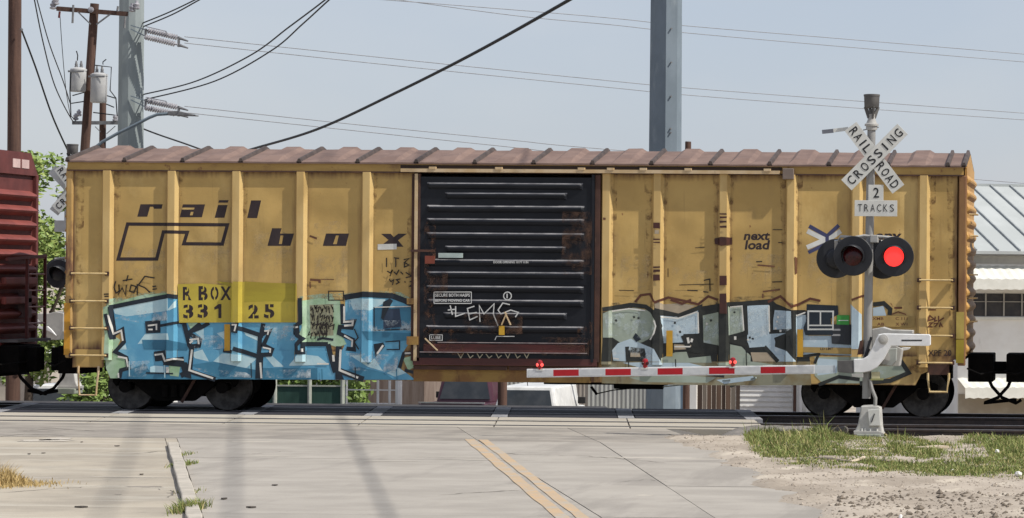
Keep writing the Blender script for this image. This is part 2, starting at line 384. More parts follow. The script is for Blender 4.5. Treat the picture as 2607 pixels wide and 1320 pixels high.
# broken asphalt at the end of the crossing panels
b = MB(); N = 26; ctr = G(1975, 1084); Vv = []; 
for i in range(N+1):
    for j in range(N+1):
        u, v = i/N*2-1, j/N*2-1; r = max(abs(u), abs(v)); x = ctr.x+u*.78; y = 48.0+v*1.5
        hgt = .07*(1-r**3)+.05*float(fbm(x*4, y*4, 3, 2))*(1-r)-.13*r**6
        Vv.append((x+(.12 if v > 0 else -.05)*v, y, hgt-.04))
b.add(Vv, [(i*(N+1)+j, (i+1)*(N+1)+j, (i+1)*(N+1)+j+1, i*(N+1)+j+1) for i in range(N) for j in range(N)])
struct(b.build('asphalt_patch', mat('patch_asphalt', (.14,.13,.12), (.22,.2,.18), scale=5, rough=.95, bump=.6, bscale=40), smooth=True))
# road going on beyond the tracks
b = MB(); N = 60; Vv = []
for i in range(N+1):
    Y = 55.02+(i/N)**2*320
    z = float(gz(-10, Y))+.09+(.012 if i else 0)
    if Y < 55.3: z = -.003
    for w in (-6.4, 5.6): Vv.append((-10.6+sk*(Y-50)+w, Y, z))
b.add(Vv, [(2*i, 2*i+1, 2*i+3, 2*i+2) for i in range(N)])
b.build('far_pavement', M_asph, road)
# ================================================================ YELLOW BOXCAR
YS = 52.0                                    # plane of the near side sheets
def c(px, py):
    p = P(px, py, YS); return p.x, p.z
yel1, yel2 = (.52,.345,.115), (.43,.28,.09)
M_yel = mat('boxcar_yellow', yel1, yel2, scale=.8, rough=.55, bump=.06, bscale=30, detail=6, soft=(.11, 1.1),
            spots=(((.60,.42,.16), .55, .52, .64, (1,1,.6), .75), ((.27,.165,.06), 5, .60, .8, (2.5,1,.12), .6), ((.19,.075,.03), 7, .69, .74, (1,1,.7), .85), ((.33,.215,.09), 1.6, .55, .75, (1,1,.5), .5), ((.13,.05,.025), 16, .70, .74, (1,1,.5), .8)))
def seam_grime(m, col_, amt):      # rust and grime gathered along the edges of each sheet
    n = m.node_tree.nodes; l = m.node_tree.links; b = n['Principled BSDF']; src = b.inputs['Base Color'].links[0].from_socket
    tc = n.new('ShaderNodeTexCoord'); sp = n.new('ShaderNodeSeparateXYZ'); l.new(tc.outputs['Generated'], sp.inputs[0])
    def edge(o, w):
        a = n.new('ShaderNodeMath'); a.operation = 'SUBTRACT'; a.inputs[1].default_value = .5; l.new(o, a.inputs[0])
        a2 = n.new('ShaderNodeMath'); a2.operation = 'ABSOLUTE'; l.new(a.outputs[0], a2.inputs[0])
        r = n.new('ShaderNodeMapRange'); r.inputs[1].default_value = .5-w; r.inputs[2].default_value = .5; l.new(a2.outputs[0], r.inputs[0]); return r.outputs[0]
    mx = n.new('ShaderNodeMath'); mx.operation = 'MAXIMUM'; l.new(edge(sp.outputs[0], .22), mx.inputs[0]); l.new(edge(sp.outputs[2], .07), mx.inputs[1])
    oc = n.new('ShaderNodeMapping'); oc.inputs['Scale'].default_value = (5,1,.7); l.new(tc.outputs['Object'], oc.inputs[0])
    nz = n.new('ShaderNodeTexNoise'); nz.inputs['Scale'].default_value = 2.2; nz.inputs['Detail'].default_value = 7; l.new(oc.outputs[0], nz.inputs['Vector'])
    mu = n.new('ShaderNodeMath'); mu.operation = 'MULTIPLY'; l.new(mx.outputs[0], mu.inputs[0]); l.new(nz.outputs['Fac'], mu.inputs[1])
    rr = n.new('ShaderNodeMapRange'); rr.inputs[1].default_value = .15; rr.inputs[2].default_value = .55; rr.inputs[4].default_value = amt; l.new(mu.outputs[0], rr.inputs[0])
    x = n.new('ShaderNodeMix'); x.data_type = 'RGBA'; l.new(rr.outputs[0], x.inputs[0]); l.new(src, x.inputs[6]); x.inputs[7].default_value = (*col_, 1); l.new(x.outputs[2], b.inputs['Base Color'])
seam_grime(M_yel, (.12,.055,.026), 1.0)
M_post = mat('boxcar_post_yellow', (.58,.41,.17), (.50,.335,.125), scale=3, rough=.5, stretch=(1,1,.3), spots=(((.2,.08,.035), 6, .68, .74, (1,1,.4), .8),))
M_chord = mat('boxcar_chord_yellow', (.44,.28,.085), (.36,.22,.062), scale=2, rough=.55, stretch=(.5,1,2), spots=(((.12,.055,.032), 1.1, .55, .70, (.8,1,1), .8), ((.17,.07,.03), 6, .60, .70, (1,1,1), .8)))
M_roof = mat('boxcar_roof_brown', (.20,.132,.105), (.15,.097,.078), scale=2.5, rough=.7, bump=.15, bscale=30, spots=(((.46,.40,.35), 3.5, .69, .74, (1,1,1), .8), ((.12,.075,.06), 3, .6, .75, (1,1,1), .5)))
M_cap = mat('roof_seam_cap', (.085,.064,.056), (.05,.038,.034), scale=5, rough=.7)
M_black = mat('boxcar_black_paint', (.0075,.009,.013), (.012,.014,.019), scale=1.5, rough=.5, spec=.25, spots=(((.04,.02,.016), 3, .66, .76, (1,1,.5), .6), ((.022,.024,.028), 2, .58, .72, (.3,1,2), .5)))
M_rust = mat('rusty_frame', (.085,.04,.027), (.05,.026,.02), scale=3, rough=.8, spots=(((.22,.15,.10), 5, .62, .72, (1,1,.5), .6), ((.03,.018,.015), 2, .55, .7, (1,1,1), .6)))
M_rusty_yel = mat('rust_over_yellow', (.21,.105,.035), (.30,.18,.05), scale=2.4, rough=.75, contrast=(.4,.6), spots=(((.07,.032,.02), 3, .54, .68, (1,1,.35), .85), ((.36,.24,.07), 2.5, .62, .74, (1,1,1), .6)))
M_maroon = mat('faded_maroon_paint', (.11,.03,.026), (.07,.025,.022), scale=2, rough=.7, stretch=(.5,1,2), spots=(((.30,.22,.19), 6, .66, .74, (.5,1,1), .6),))
M_dark = mat('truck_iron', (.0045,.004,.004), (.008,.007,.0065), scale=6, rough=.95, spec=.1)
M_tread = mat('wheel_tread_steel', (.07,.065,.06), (.025,.022,.02), scale=8, rough=.5, metal=.3)
M_rung = mat('ladder_yellow', (.62,.47,.24), (.5,.36,.16), scale=6, rough=.5)
M_pale = mat('pale_worn_rail', (.56,.43,.27), (.48,.34,.18), scale=4, rough=.5, spots=(((.12,.05,.03), 8, .62, .7, (.5,1,1), .7),))
XL, XR = c(167, 700)[0], 0.0
z_eave = c(1300, 416)[1]; z_chord = c(1300, 441)[1]; z_floor = c(1300, 898)[1]; z_postb = c(1300, 926)[1]; z_bot = c(1300, 972)[1]
car = thing('boxcar', 'tan yellow boxcar with black sliding door, brown roof and graffiti along its side', 'boxcar', (-7.9, 53.47, 0))
# posts (native x of the two visible outer edges), trapezoid hats
post_px = [(260,289),(424,454),(589,618),(753,781),(920,950),(1533,1557),(1662,1688),(1831,1856),(2002,2027),(2167,2194),(2338,2366)]
posts = []
for a, b_ in post_px:
    x0, x1 = c(a, 650)[0], c(b_, 650)[0]; m_ = (x0+x1)/2; posts.append((m_-.105, m_-.07, m_+.052, m_+.105))
PD = .075
def prof_segments():
    segs = []; x = XL-.5
    for a, b_, c_, d in posts:
        segs += [(x, a, 0, 0), (a, b_, 0, PD), (b_, c_, PD, PD), (c_, d, PD, 0)]; x = d
    segs.append((x, XR+.5, 0, 0)); return segs
SEGS = prof_segments()
def make_post(a, b_, c_, d, m=M_post, z0=z_postb, z1=z_chord):
    b = MB(); b.prism([Vector((a, YS, z0)), Vector((b_, YS-PD, z0)), Vector((c_, YS-PD, z0)), Vector((d, YS, z0))], (0, 0, z1-z0)); return b.build('side_post', m, car)
for q in posts: make_post(*q)
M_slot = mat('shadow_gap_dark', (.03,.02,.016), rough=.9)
# side sheets between the posts
edges = [XL+.13]+[(p[0]+p[3])/2 for p in posts]+[XR-.16]
for a, b_ in zip(edges[:-1], edges[1:]):
    if b_-a > 2.5: a0, b0 = a, c(1062, 650)[0]; MB().box(a0, b0, YS, YS+.03, z_floor, z_chord+.02).build('side_panel', M_yel, car); MB().box(c(1536, 650)[0], b_, YS, YS+.03, z_floor, z_chord+.02).build('side_panel', M_yel, car)
    else: MB().box(a+.002, b_-.002, YS, YS+.03, z_floor, z_chord+.02).build('side_panel', M_yel, car)
# left and right narrow panels end in corner posts
b = MB(); b.box(XL, XL+.13, YS-.03, YS+.12, z_postb+.03, z_chord+.06); b.build('corner_post', mat('corner_post_yellow', (.47,.30,.11), (.38,.23,.075), scale=2, rough=.6, spots=(((.13,.055,.035), 1.3, .44, .58, (2,1,.5), .9),)), car, bevel=.03)
b = MB(); b.box(-.14, -.004, YS-.03, YS+.1, z_postb+.03, z_chord); b.build('corner_post', mat('corner_post_rust', (.17,.075,.04), (.27,.15,.055), scale=2, rough=.7, stretch=(1,1,.4)), car, bevel=.02)
# far side and floor
MB().box(XL+.02, -.02, YS+2.84, YS+2.9, z_floor-.1, z_eave-.02).build('far_side_wall', M_yel, car)
MB().box(XL+.02, -.02, YS+.03, YS+2.84, z_floor-.06, z_floor+.04).build('floor', M_dark, car)
MB().box(XL+.3, -.3, YS+1.2, YS+1.7, z_bot+.08, z_floor-.06).build('centre_sill', M_dark, car)
# side sill: one long plate with angled ends
pts = [c(272,898), c(1058,898), c(1058,966), c(272,962)]
zb1, zb2 = c(600,963)[1], c(1900,979)[1]
MB().xz([(c(272,0)[0], z_floor), (c(1060,0)[0], z_floor), (c(1060,0)[0], z_bot), (c(285,0)[0], z_bot)], YS-.012, YS+.03).build('side_sill', M_yel, car)
MB().xz([(c(1512,0)[0], z_floor), (c(2440,0)[0], z_floor), (c(2440,0)[0], z_floor-.05), (c(2352,0)[0], z_bot+.19), (c(2338,0)[0], z_bot), (c(1512,0)[0], z_bot)], YS-.012, YS+.03).build('side_sill', M_yel, car)
MB().xz([(c(1061,0)[0], z_floor-.16), (c(1511,0)[0], z_floor-.16), (c(1511,0)[0], z_bot-.01), (c(1061,0)[0], z_bot-.01)], YS-.03, YS+.03).build('door_sill', M_rusty_yel, car)
MB().box(c(192,0)[0], c(271,0)[0], YS-.008, YS+.02, c(230,936)[1], z_floor-.002).build('step_plate', M_yel, car)
MB().box(c(190,0)[0], c(262,0)[0], YS+.04, YS+.1, c(230,936)[1], z_floor).build('bolster_end', M_rust, car)
MB().box(c(2370,0)[0], c(2424,0)[0], YS-.03, YS+.0, c(2400,955)[1], c(2400,926)[1]).build('step_plate', M_rust, car)
# top chord
MB().box(XL+.03, XR-.06, YS-.045, YS+.05, z_chord, z_eave-.01).build('top_chord', M_chord, car, bevel=.012)
MB().box(XL+.03, XR-.05, YS-.058, YS-.046, z_chord-.012, z_chord+.012).build('chord_lip', M_rust, car)
# ---- roof: panels with a raised bead, capped seams
seam_disp = [205, 338, 484, 630, 776, 922, 1068, 1214, 1362, 1508, 1655, 1803, 1950, 2098, 2245, 2400]
z_ridge = P(1300, 384, 53.45).z
ex = lambda d: P(d*1.0124, 414, YS-.05).x
sx = [XL+.02]+[XL+.02+(i+1)*((XR-.02)-(XL+.02))/15.3 for i in range(15)]+[XR-.02]
sx = sx[:16]+[XR-.02]
rooft = MB().box(XL+.03, XR-.03, YS+.05, YS+2.85, z_eave-.04, z_eave-.012).build('roof', M_roof, car)
yv = [YS-.075, YS-.02, YS+.3, YS+1.1, YS+1.45, YS+1.8, YS+2.6, YS+2.92, YS+2.975]
def roofz(y): return z_eave+(z_ridge-z_eave)*(1-abs(y-(YS+1.45))/1.52)
for a, b_ in zip(sx[:-1], sx[1:]):
    w = b_-a
    if w < .12: continue
    us = [0, .30, .38, .62, .70, 1] if w > .6 else [0, .5, 1]
    hs = [0, 0, 1, 1, 0, 0] if w > .6 else [0, 0, 0]
    top = []; n = len(us)
    for u, hh in zip(us, hs):
        for y in yv:
            k = 1-min(1, max(0, (abs(y-(YS+1.45))-1.15)/.33)); top.append((a+.004+u*(w-.008), y, roofz(y)+hh*.05*k+random.uniform(-.004,.004)))
    m_ = len(yv); bot = [(x, y, z-.03) for x, y, z in top]
    fs = [(i*m_+j, (i+1)*m_+j, (i+1)*m_+j+1, i*m_+j+1) for i in range(n-1) for j in range(m_-1)]
    o = len(top); fb = [tuple(o+k for k in reversed(f)) for f in fs]
    sd_ = [(i*m_, o+i*m_, o+(i+1)*m_, (i+1)*m_) for i in range(n-1)]+[((i+1)*m_+m_-1, o+(i+1)*m_+m_-1, o+i*m_+m_-1, i*m_+m_-1) for i in range(n-1)]
    MB().add(top+bot, fs+fb+sd_).build('roof_panel', M_roof, rooft)
for a in sx:
    x = min(max(a, XL+.04), XR-.05); b = MB()
    for y0, y1 in zip(yv[:-1], yv[1:]):
        b.add([(x-.045, y0, roofz(y0)-.02), (x+.045, y0, roofz(y0)-.02), (x+.022, y0, roofz(y0)+.055), (x-.022, y0, roofz(y0)+.055),
               (x-.045, y1, roofz(y1)-.02), (x+.045, y1, roofz(y1)-.02), (x+.022, y1, roofz(y1)+.055), (x-.022, y1, roofz(y1)+.055)],
              [(0,1,2,3),(7,6,5,4),(1,5,6,2),(2,6,7,3),(3,7,4,0)])
    b.build('seam_cap', M_cap, rooft)
# ---- ends with pressed horizontal ribs
def car_end(xe, sgn, m, parent, z0, z1, n, name='end_wall', mbase=None, depth=.08, y0=YS+.06, y1=YS+2.84, pitch_top=.12):
    e = MB().box(min(xe, xe-sgn*.04), max(xe, xe-sgn*.04), y0, y1, z0, z1).build(name, mbase or m, parent)
    ph = (z1-z0-pitch_top)/n; proto = None
    for k in range(n):
        zc = z1-pitch_top-ph*(k+.5); h = ph*.36
        if proto is None:
            b = MB(); cs = [(0,-h),(depth*.85,-h*.35),(depth,0),(depth*.85,h*.35),(0,h)]
            vs = []
            for yy, k2 in ((y0+.02, .25), (y0+.16, 1), (y1-.16, 1), (y1-.02, .25)):
                vs += [(xe+sgn*d*k2, yy, zc+z*(.5+.5*k2)) for d, z in cs]
            fs = [(i*5+j, i*5+j+1, (i+1)*5+j+1, (i+1)*5+j) for i in range(3) for j in range(4)]
            if sgn < 0: fs = [tuple(reversed(f)) for f in fs]
            fs += [(0,1,2,3,4), (19,18,17,16,15)]
            proto = b.add(vs, fs).build('end_rib', m, e); first = zc
        else: dup(proto, (0, 0, zc-first), e)
    return e
M_end = mat('end_yellow', (.50,.29,.09), (.40,.22,.065), scale=3, rough=.6, spots=(((.22,.09,.04), 4, .6, .74, (1,1,.5), .6),))
car_end(0.0, 1, M_end, car, z_floor, z_eave, 13, depth=.055, y0=YS+.07)
car_end(XL, -1, M_end, car, z_floor, z_eave, 13, depth=.10, y0=YS+.07)
# gable pieces
for x0 in (XL+.005, XR-.045):
    MB().prism([Vector((x0, YS+.02, z_eave-.03)), Vector((x0, YS+2.88, z_eave-.03)), Vector((x0, YS+1.45, z_ridge-.03))], (.04,0,0)).build('gable_end', M_end, car)
# ---- door
M_dust_hl = mat('dusty_rib_highlight', (.24,.235,.24), (.12,.118,.125), scale=3, rough=.7, stretch=(1,1,1))  # dust tone that also paints the highlight onto the rib tops
YD = YS-.085
dx0, dx1 = c(1074, 0)[0], c(1512, 0)[0]; dz1, dz0 = c(1290, 452)[1], c(1290, 918)[1]
door = MB().box(dx0, dx1, YD, YD+.05, dz0, dz1).build('door', M_black, car, label='black sliding door with pressed horizontal ribs and white stencil notes')
dpt = c(1290, 876)[1]
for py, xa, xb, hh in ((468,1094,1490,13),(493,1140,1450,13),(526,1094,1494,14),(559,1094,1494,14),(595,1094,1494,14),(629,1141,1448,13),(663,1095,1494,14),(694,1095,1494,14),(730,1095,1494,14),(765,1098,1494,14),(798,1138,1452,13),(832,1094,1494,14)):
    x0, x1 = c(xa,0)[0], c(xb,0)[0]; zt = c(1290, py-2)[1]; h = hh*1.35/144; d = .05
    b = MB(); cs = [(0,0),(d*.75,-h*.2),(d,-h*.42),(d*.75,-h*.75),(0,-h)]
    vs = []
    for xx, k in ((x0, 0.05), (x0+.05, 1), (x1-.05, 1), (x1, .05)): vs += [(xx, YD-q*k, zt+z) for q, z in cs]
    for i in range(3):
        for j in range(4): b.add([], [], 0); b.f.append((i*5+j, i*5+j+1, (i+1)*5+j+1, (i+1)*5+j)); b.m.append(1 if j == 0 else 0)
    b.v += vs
    b.build('door_rib', [M_black, M_dust_hl], door)
for py in (587, 722): MB().box(dx0+.02, dx1-.04, YD-.012, YD-.001, c(1290,py+1)[1]-.008, c(1290,py)[1]+.002).build('door_seam', M_black, door)
MB().box(dx0+.1, dx1-.1, YD-.035, YD-.001, c(1290,900)[1], c(1290,877)[1]).build('kick_panel', M_maroon, door, bevel=.01)
for py, xa, xb in ((872,1125,1505),(897,1080,1505)): MB().box(c(xa,0)[0], c(xb,0)[0], YD-.06, YD-.036, c(1290,py+2)[1], c(1290,py)[1]).build('door_rail', mat('worn_grey_edge', (.33,.28,.27),(.2,.15,.15),scale=5,rough=.5), door)
for xa, xb, mm, dd in ((1063,1071,M_pale,.11),(1054,1062,M_rust,.05),(1072,1077,M_rust,.1),(1513,1520,M_black,.11),(1521,1534,M_rust,.08)):
    MB().box(c(xa,0)[0], c(xb,0)[0], YS-dd, YS+.02, dz0-.02, dz1+.05).build('door_jamb', mm, car)
MB().box(c(1061,0)[0], c(1528,0)[0], YS-.10, YS-.02, c(1290,931)[1], c(1290,913)[1]).build('door_bottom_track', M_maroon, car)
for xa, xb in ((1062,1300),(1305,1530)): MB().box(c(xa,0)[0], c(xb,0)[0], YS-.075, YS-.02, c(1290,943)[1], c(1290,933)[1]).build('track_angle', M_rust, car)
# hasps, levers, brackets on the door
MB().box(c(1055,0)[0], c(1115,0)[0], YD-.05, YD-.03, c(1080,642)[1], c(1080,636)[1]).build('door_hasp', M_rust, door)
MB().box(c(1092,0)[0], c(1116,0)[0], YD-.075, YD-.005, c(1100,672)[1], c(1100,652)[1]).build('lock_cover', mat('red_rust', (.20,.05,.03), rough=.8), door)
MB().box(c(1126,0)[0], c(1188,0)[0], YD-.07, YD-.052, c(1150,657)[1], c(1150,645)[1]).build('route_tag', mat('pale_green_plate', (.42,.50,.47), rough=.5), door)
MB().box(c(1281,0)[0], c(1295,0)[0], YD-.07, YD-.054, c(1290,853)[1], c(1290,830)[1]).build('reflector', mat('reflector_yellow', (.62,.36,.03), rough=.35), door)
b = MB(); b.bar((*P(1277,828,YD-.06)[:2], P(1277,828,YD)[2]), P(1290,798,YD-.06), .05, .02); b.bar(P(1300,828,YD-.06), P(1285,795,YD-.06), .04, .02); b.build('door_lever', M_pale, door)
for xa, xb, ya, yb in ((1046,1075,857,878),(1046,1062,760,775)): MB().box(c(xa,0)[0], c(xb,0)[0], YS-.13, YS-.01, c(1060,yb)[1], c(1060,ya)[1]).build('stop_bracket', M_rusty_yel, car)
MB().bar(P(1082,862,YD-.05), P(1114,893,YD-.05), .03, .02).build('diagonal_brace', M_pale, door)
# top door track
zt0 = c(1500, 441)[1]; zt1 = c(1500, 433)[1]
MB().box(c(1028,0)[0], c(1990,0)[0], YS-.14, YS-.06, zt0-.005, zt1+.0).build('door_top_track', M_pale, car)
MB().box(c(1025,0)[0], c(1995,0)[0], YS-.062, YS-.047, zt1+.005, c(1500,424)[1]).build('track_gap_shade', M_slot, car)  # dark strip painted as the shade in the gap above the track
for px in (1108, 1276, 1486, 1560, 1643, 1757, 1958):
    MB().box(c(px-8,0)[0], c(px+9,0)[0], YS-.15, YS-.05, zt1-.01, c(1500,428)[1]).build('track_bracket', M_pale, car)
MB().box(c(1998,0)[0], c(2026,0)[0], YS-.15, YS-.03, c(2010,458)[1], c(2010,430)[1]).build('track_end_box', mat('box_grey_brown', (.22,.17,.14), rough=.7), car, bevel=.01)
# ladders
for xa, xb, ys_, zstile in ((192, 282, (697,767,836,905), None), (2346, 2432, (714,784,855,924), None)):
    for py in ys_:
        z = c((xa+xb)/2, py)[1]; x0, x1 = c(xa,0)[0], c(xb,0)[0]
        b = MB(); b.tube([(x0, YS-.03, z), (x0+.01, YS-.13, z), (x1-.01, YS-.13, z), (x1, YS-.06, z)], .016, 8)
        rg = b.build('ladder_rung', M_rung, car)
        for xx in (x0, x1): MB().box(xx-.035, xx+.035, YS-.1, YS-.02, z-.035, z+.035).build('rung_bolt', M_rust, rg)
for xa, xb, ya, yb in ((208, 259, 932, 1006), (2370, 2423, 950, 998)):
    x0, x1 = c(xa,0)[0], c(xb,0)[0]; z1_, z0_ = c(xa,ya)[1], c(xa,yb)[1]
    MB().tube([(x0, YS-.02, z1_), (x0, YS-.03, z1_-.1), (x0+.03, YS-.05, z0_), (x1-.03, YS-.05, z0_), (x1, YS-.03, z1_-.1), (x1, YS-.02, z1_)], .022, 8).build('stirrup_step', M_rung if xa > 1000 else M_pale, car)
MB().box(c(2441,0)[0], c(2461,0)[0], YS-.036, YS-.031, c(2450,925)[1], c(2450,865)[1]).build('reflector', mat('reflector_olive', (.36,.27,.03), rough=.4), car)
MB().box(c(2441,0)[0], c(2461,0)[0], YS-.036, YS-.031, c(2450,863)[1], c(2450,795)[1]).build('reflector', mat('reflector_pale', (.48,.36,.09), rough=.4), car)
MB().box(c(171,0)[0], c(186,0)[0], YS-.036, YS-.031, c(180,904)[1], c(180,772)[1]).build('reflector', mat('reflector_orange', (.62,.30,.03), rough=.4), car)
# end details on the right: grab irons and brake gear
for py in (545, 600, 700, 760, 820): 
    z = c(2470, py)[1]; MB().tube([(.02, YS+.35, z), (.16, YS+.37, z), (.16, YS+.85, z), (.02, YS+.87, z)], .014, 6).build('grab_iron', M_rung, car)
MB().box(.04, .22, YS+1.1, YS+1.9, c(2470,905)[1]-.03, c(2470,905)[1]).build('brake_step', M_rust, car)
# ---- trucks
def wheel_mb(x, y, sgn):
    b = MB(); b.lathe((x, y, .42), (0, sgn, 0), [(-.04,.06),(-.035,.30),(-.055,.33),(-.055,.415),(.07,.42),(.075,.455),(.10,.455),(.10,.3),(.05,.12),(.05,.06)], 40); return b
def truck(xc_):
    t = MB().box(xc_-.18, xc_+.18, YS+.5, YS+2.4, .36, .62).build('truck', M_dark, car)
    for sgn, y in ((-1, YS+.40), (1, YS+2.52)):
        b = MB()
        prof = [(-1.12,.50),(-1.12,.58),(-.9,.66),(-.35,.72),(.35,.72),(.9,.66),(1.12,.58),(1.12,.50),(1.05,.42),(1.0,.52),(.76,.52),(.7,.44),(.52,.30),(.34,.17),(-.34,.17),(-.52,.30),(-.7,.44),(-.76,.52),(-1.0,.52),(-1.05,.42)]
        b.prism([Vector((xc_+x, y, z)) for x, z in prof], (0, .12, 0)); sf = b.build('side_frame', M_dark, t, bevel=.012)
        for k in (-.16, 0, .16): MB().cone((xc_+k, y-.03, .24), (xc_+k, y-.03, .46), .06, n=10).build('spring', M_dark, sf)
        for k in (-.87, .87): MB().lathe((xc_+k, y-.05, .42), (0,-1,0), [(0,.11),(.03,.11),(.045,.07),(.05,0)], 12).build('bearing_cap', M_dark, sf)
    for k in (-.87, .87):
        MB().cone((xc_+k, YS+.45, .42), (xc_+k, YS+2.5, .42), .075, n=12).build('axle', M_dark, t)
        for sgn, y in ((1, YS+.72), (-1, YS+2.22)):
            w = wheel_mb(xc_+k, y, sgn).build('wheel', M_dark, t, smooth=True)
            MB().lathe((xc_+k, y, .42), (0, sgn, 0), [(-.057,.385),(-.06,.395),(-.06,.412),(-.05,.422),(.065,.426),(.065,.41)], 40).build('tread', M_tread, w, smooth=True)
    MB().bar((xc_+.15, YS+.33, .15), (xc_+.42, YS+.33, .62), .03, .05).build('brake_rod', M_rust, t)
    return t
t1 = truck(c(434, 0)[0]); t2 = truck(c(2228, 0)[0])
# ---- under-floor brake gear
b = MB(); b.cone((c(1560,0)[0], YS+.5, z_bot-.0), (c(1685,0)[0], YS+.5, z_bot-.0), .13, n=16); b.build('air_reservoir', M_dark, car, smooth=True)
MB().box(c(1385,0)[0], c(1560,0)[0], YS+.25, YS+.6, z_bot-.05, z_bot+.15).build('brake_cylinder_bracket', M_dark, car)
b = MB(); b.bar(P(1505,985,YS+.3), P(1520,1005,YS+.3), .05, .04); b.bar(P(1515,1004,YS+.3), P(1560,994,YS+.3), .02, .02); b.bar(P(1560,994,YS+.3), P(1700,980,YS+.3), .02, .02); b.build('brake_lever', M_dark, car)
MB().tube([(XL+1, YS+1.0, z_bot+.1), (-6, YS+1.0, z_bot+.08), (-1, YS+1.0, z_bot+.1)], .03, 6).build('brake_pipe', M_dark, car)
b = MB(); b.bar(P(1690,985,YS+.2), P(1860,968,YS-.02), .04, .02); b.bar(P(1860,985,YS+.2), P(1925,962,YS-.04), .04, .03); b.build('release_rod', mat('grey_green_rod', (.22,.26,.24), rough=.6), car)
# ---- couplers, hoses
def coupler(parent, x, sgn, long=.95, m=M_dark):
    y = YS+1.45; zc = .86
    MB().box(min(x, x+sgn*.45), max(x, x+sgn*.45), y-.55, y+.55, zc-.24, zc+.26).build('draft_box', m, parent, bevel=.02)
    cp = MB().box(min(x+sgn*.4, x+sgn*long), max(x+sgn*.4, x+sgn*long), y-.09, y+.09, zc-.11, zc+.11).build('coupler', m, parent, bevel=.02)
    b = MB(); X = x+sgn*long
    b.prism([Vector((X, y-.2, zc-.2)), Vector((X+sgn*.26, y-.24, zc-.2)), Vector((X+sgn*.30, y-.1, zc-.2)), Vector((X+sgn*.12, y, zc-.2)), Vector((X+sgn*.28, y+.1, zc-.2)), Vector((X+sgn*.22, y+.24, zc-.2)), Vector((X, y+.2, zc-.2))], (0,0,.42))
    b.build('knuckle', m, cp, bevel=.02)
    b = MB(); b.tube([(x+sgn*.35, y-.4, zc-.15), (x+sgn*.42, y-.38, zc-.32), (x+sgn*.6, y-.34, zc-.52), (x+sgn*.85, y-.3, zc-.62), (x+sgn*(long+.12), y-.28, zc-.56)], .03, 8)
    b.build('air_hose', m, parent)
    MB().tube([(x+sgn*.02, YS+.12, zc+.02), (x+sgn*.25, YS+.15, zc-.08), (x+sgn*.5, YS+.6, zc-.05), (x+sgn*(long+.05), y-.1, zc-.05)], .018, 6).build('uncoupling_lever', m, parent)
coupler(car, 0.0, 1, .82); coupler(car, XL, -1, .42)
# ================================================================ PAINT ON THE SIDE (lettering and graffiti follow sheets and posts)
def clip(poly, k, v, keep_less):      # convex polygon against coordinate k
    out = []; n = len(poly)
    for i in range(n):
        a, b_ = poly[i], poly[(i+1) % n]; ia = (a[k] <= v) if keep_less else (a[k] >= v); ib = (b_[k] <= v) if keep_less else (b_[k] >= v)
        if ia: out.append(a)
        if ia != ib:
            t = (v-a[k])/(b_[k]-a[k]); q = [a[0]+(b_[0]-a[0])*t, a[1]+(b_[1]-a[1])*t]; q[k] = v; out.append(tuple(q))
    return out
class Paint:
    def __init__(s): s.mb = MB(); s.mats = []; s.lay = .0012
    def mi(s, m):
        if m not in s.mats: s.mats.append(m)
        return s.mats.index(m)
    def tri(s, t, mi):
        for band in (0, 1):
            # sill band below the floor line, sheet band above, posts down to z_postb
            for x0, x1, ya, yb in SEGS:
                q = clip(clip(t, 0, x0, False), 0, x1, True)
                if len(q) < 3: continue
                post = (ya or yb)
                zsplit = z_postb if post else z_floor
                q = clip(q, 1, zsplit, band == 0)
                if len(q) < 3: continue
                vs = []
                for x, z in q:
                    if band == 0: d = .012
                    else: d = ya+(yb-ya)*(x-x0)/(x1-x0)
                    vs.append((x, YS-d-s.lay, z))
                n_ = (Vector(vs[1])-Vector(vs[0])).cross(Vector(vs[2])-Vector(vs[0]))
                idx = list(range(len(vs)))
                if n_.y > 0: idx.reverse()
                s.mb.add(vs, [tuple(idx)], mi)
    def poly(s, pts, m):                 # native pixel polygon
        s.lay += .00012; mi = s.mi(m)
        w = [c(*p) for p in pts]
        for t in tessellate_polygon([[Vector((x, z, 0)) for x, z in w]]): s.tri([w[i] for i in t], mi)
    def line(s, pts, wd, m, closed=False):
        s.lay += .00012; mi = s.mi(m)
        for q in stroke(pts, wd, closed):
            w = [c(*p) for p in q]; s.tri([w[0], w[1], w[2]], mi); s.tri([w[0], w[2], w[3]], mi)
    def text(s, t, x0, y0, x1, y1, m, bold=0, shear=0):
        s.lay += .00012; mi = s.mi(m); v, f = text_geo(t, bold)
        for fc in f:
            w = [c(x0+(x1-x0)*(v[i][0]+shear*v[i][1]), y1+(y0-y1)*v[i][1]) for i in fc]
            for k in range(1, len(w)-1): s.tri([w[0], w[k], w[k+1]], mi)
    def done(s, name, label=None):
        o = s.mb.build(name, s.mats, car, label=label)
        if name in ('marker_tag', 'stencil_note', 'slogan'): o['kind'] = 'stuff'     # strokes too fine to pick apart
        return o
def zf(ox, oy, s): return lambda pts: [(ox+x*s, oy+y*s) for x, y in pts]
Z2 = zf(0,360,560/1698); Z3 = zf(0,720,560/1922); Z4 = zf(460,360,640/1897); Z5 = zf(240,700,520/1884); Z6 = zf(700,700,520/1884)
Z8 = zf(1020,680,540/1853); Z9 = zf(1480,360,620/1837); Z10 = zf(1480,720,620/2128); Z11 = zf(2040,220,360/903); Z12 = zf(2000,700,440/1304)
def pm(n, *cl, **k): return mat('paint_'+n, *cl, rough=k.pop('rough', .55), scale=k.pop('scale', 4), soft=(.05,.9), **k)
K_ink = pm('brown_black', (.022,.013,.016), (.035,.022,.022)); K_blk = pm('spray_black', (.008,.014,.022), (.014,.022,.032))
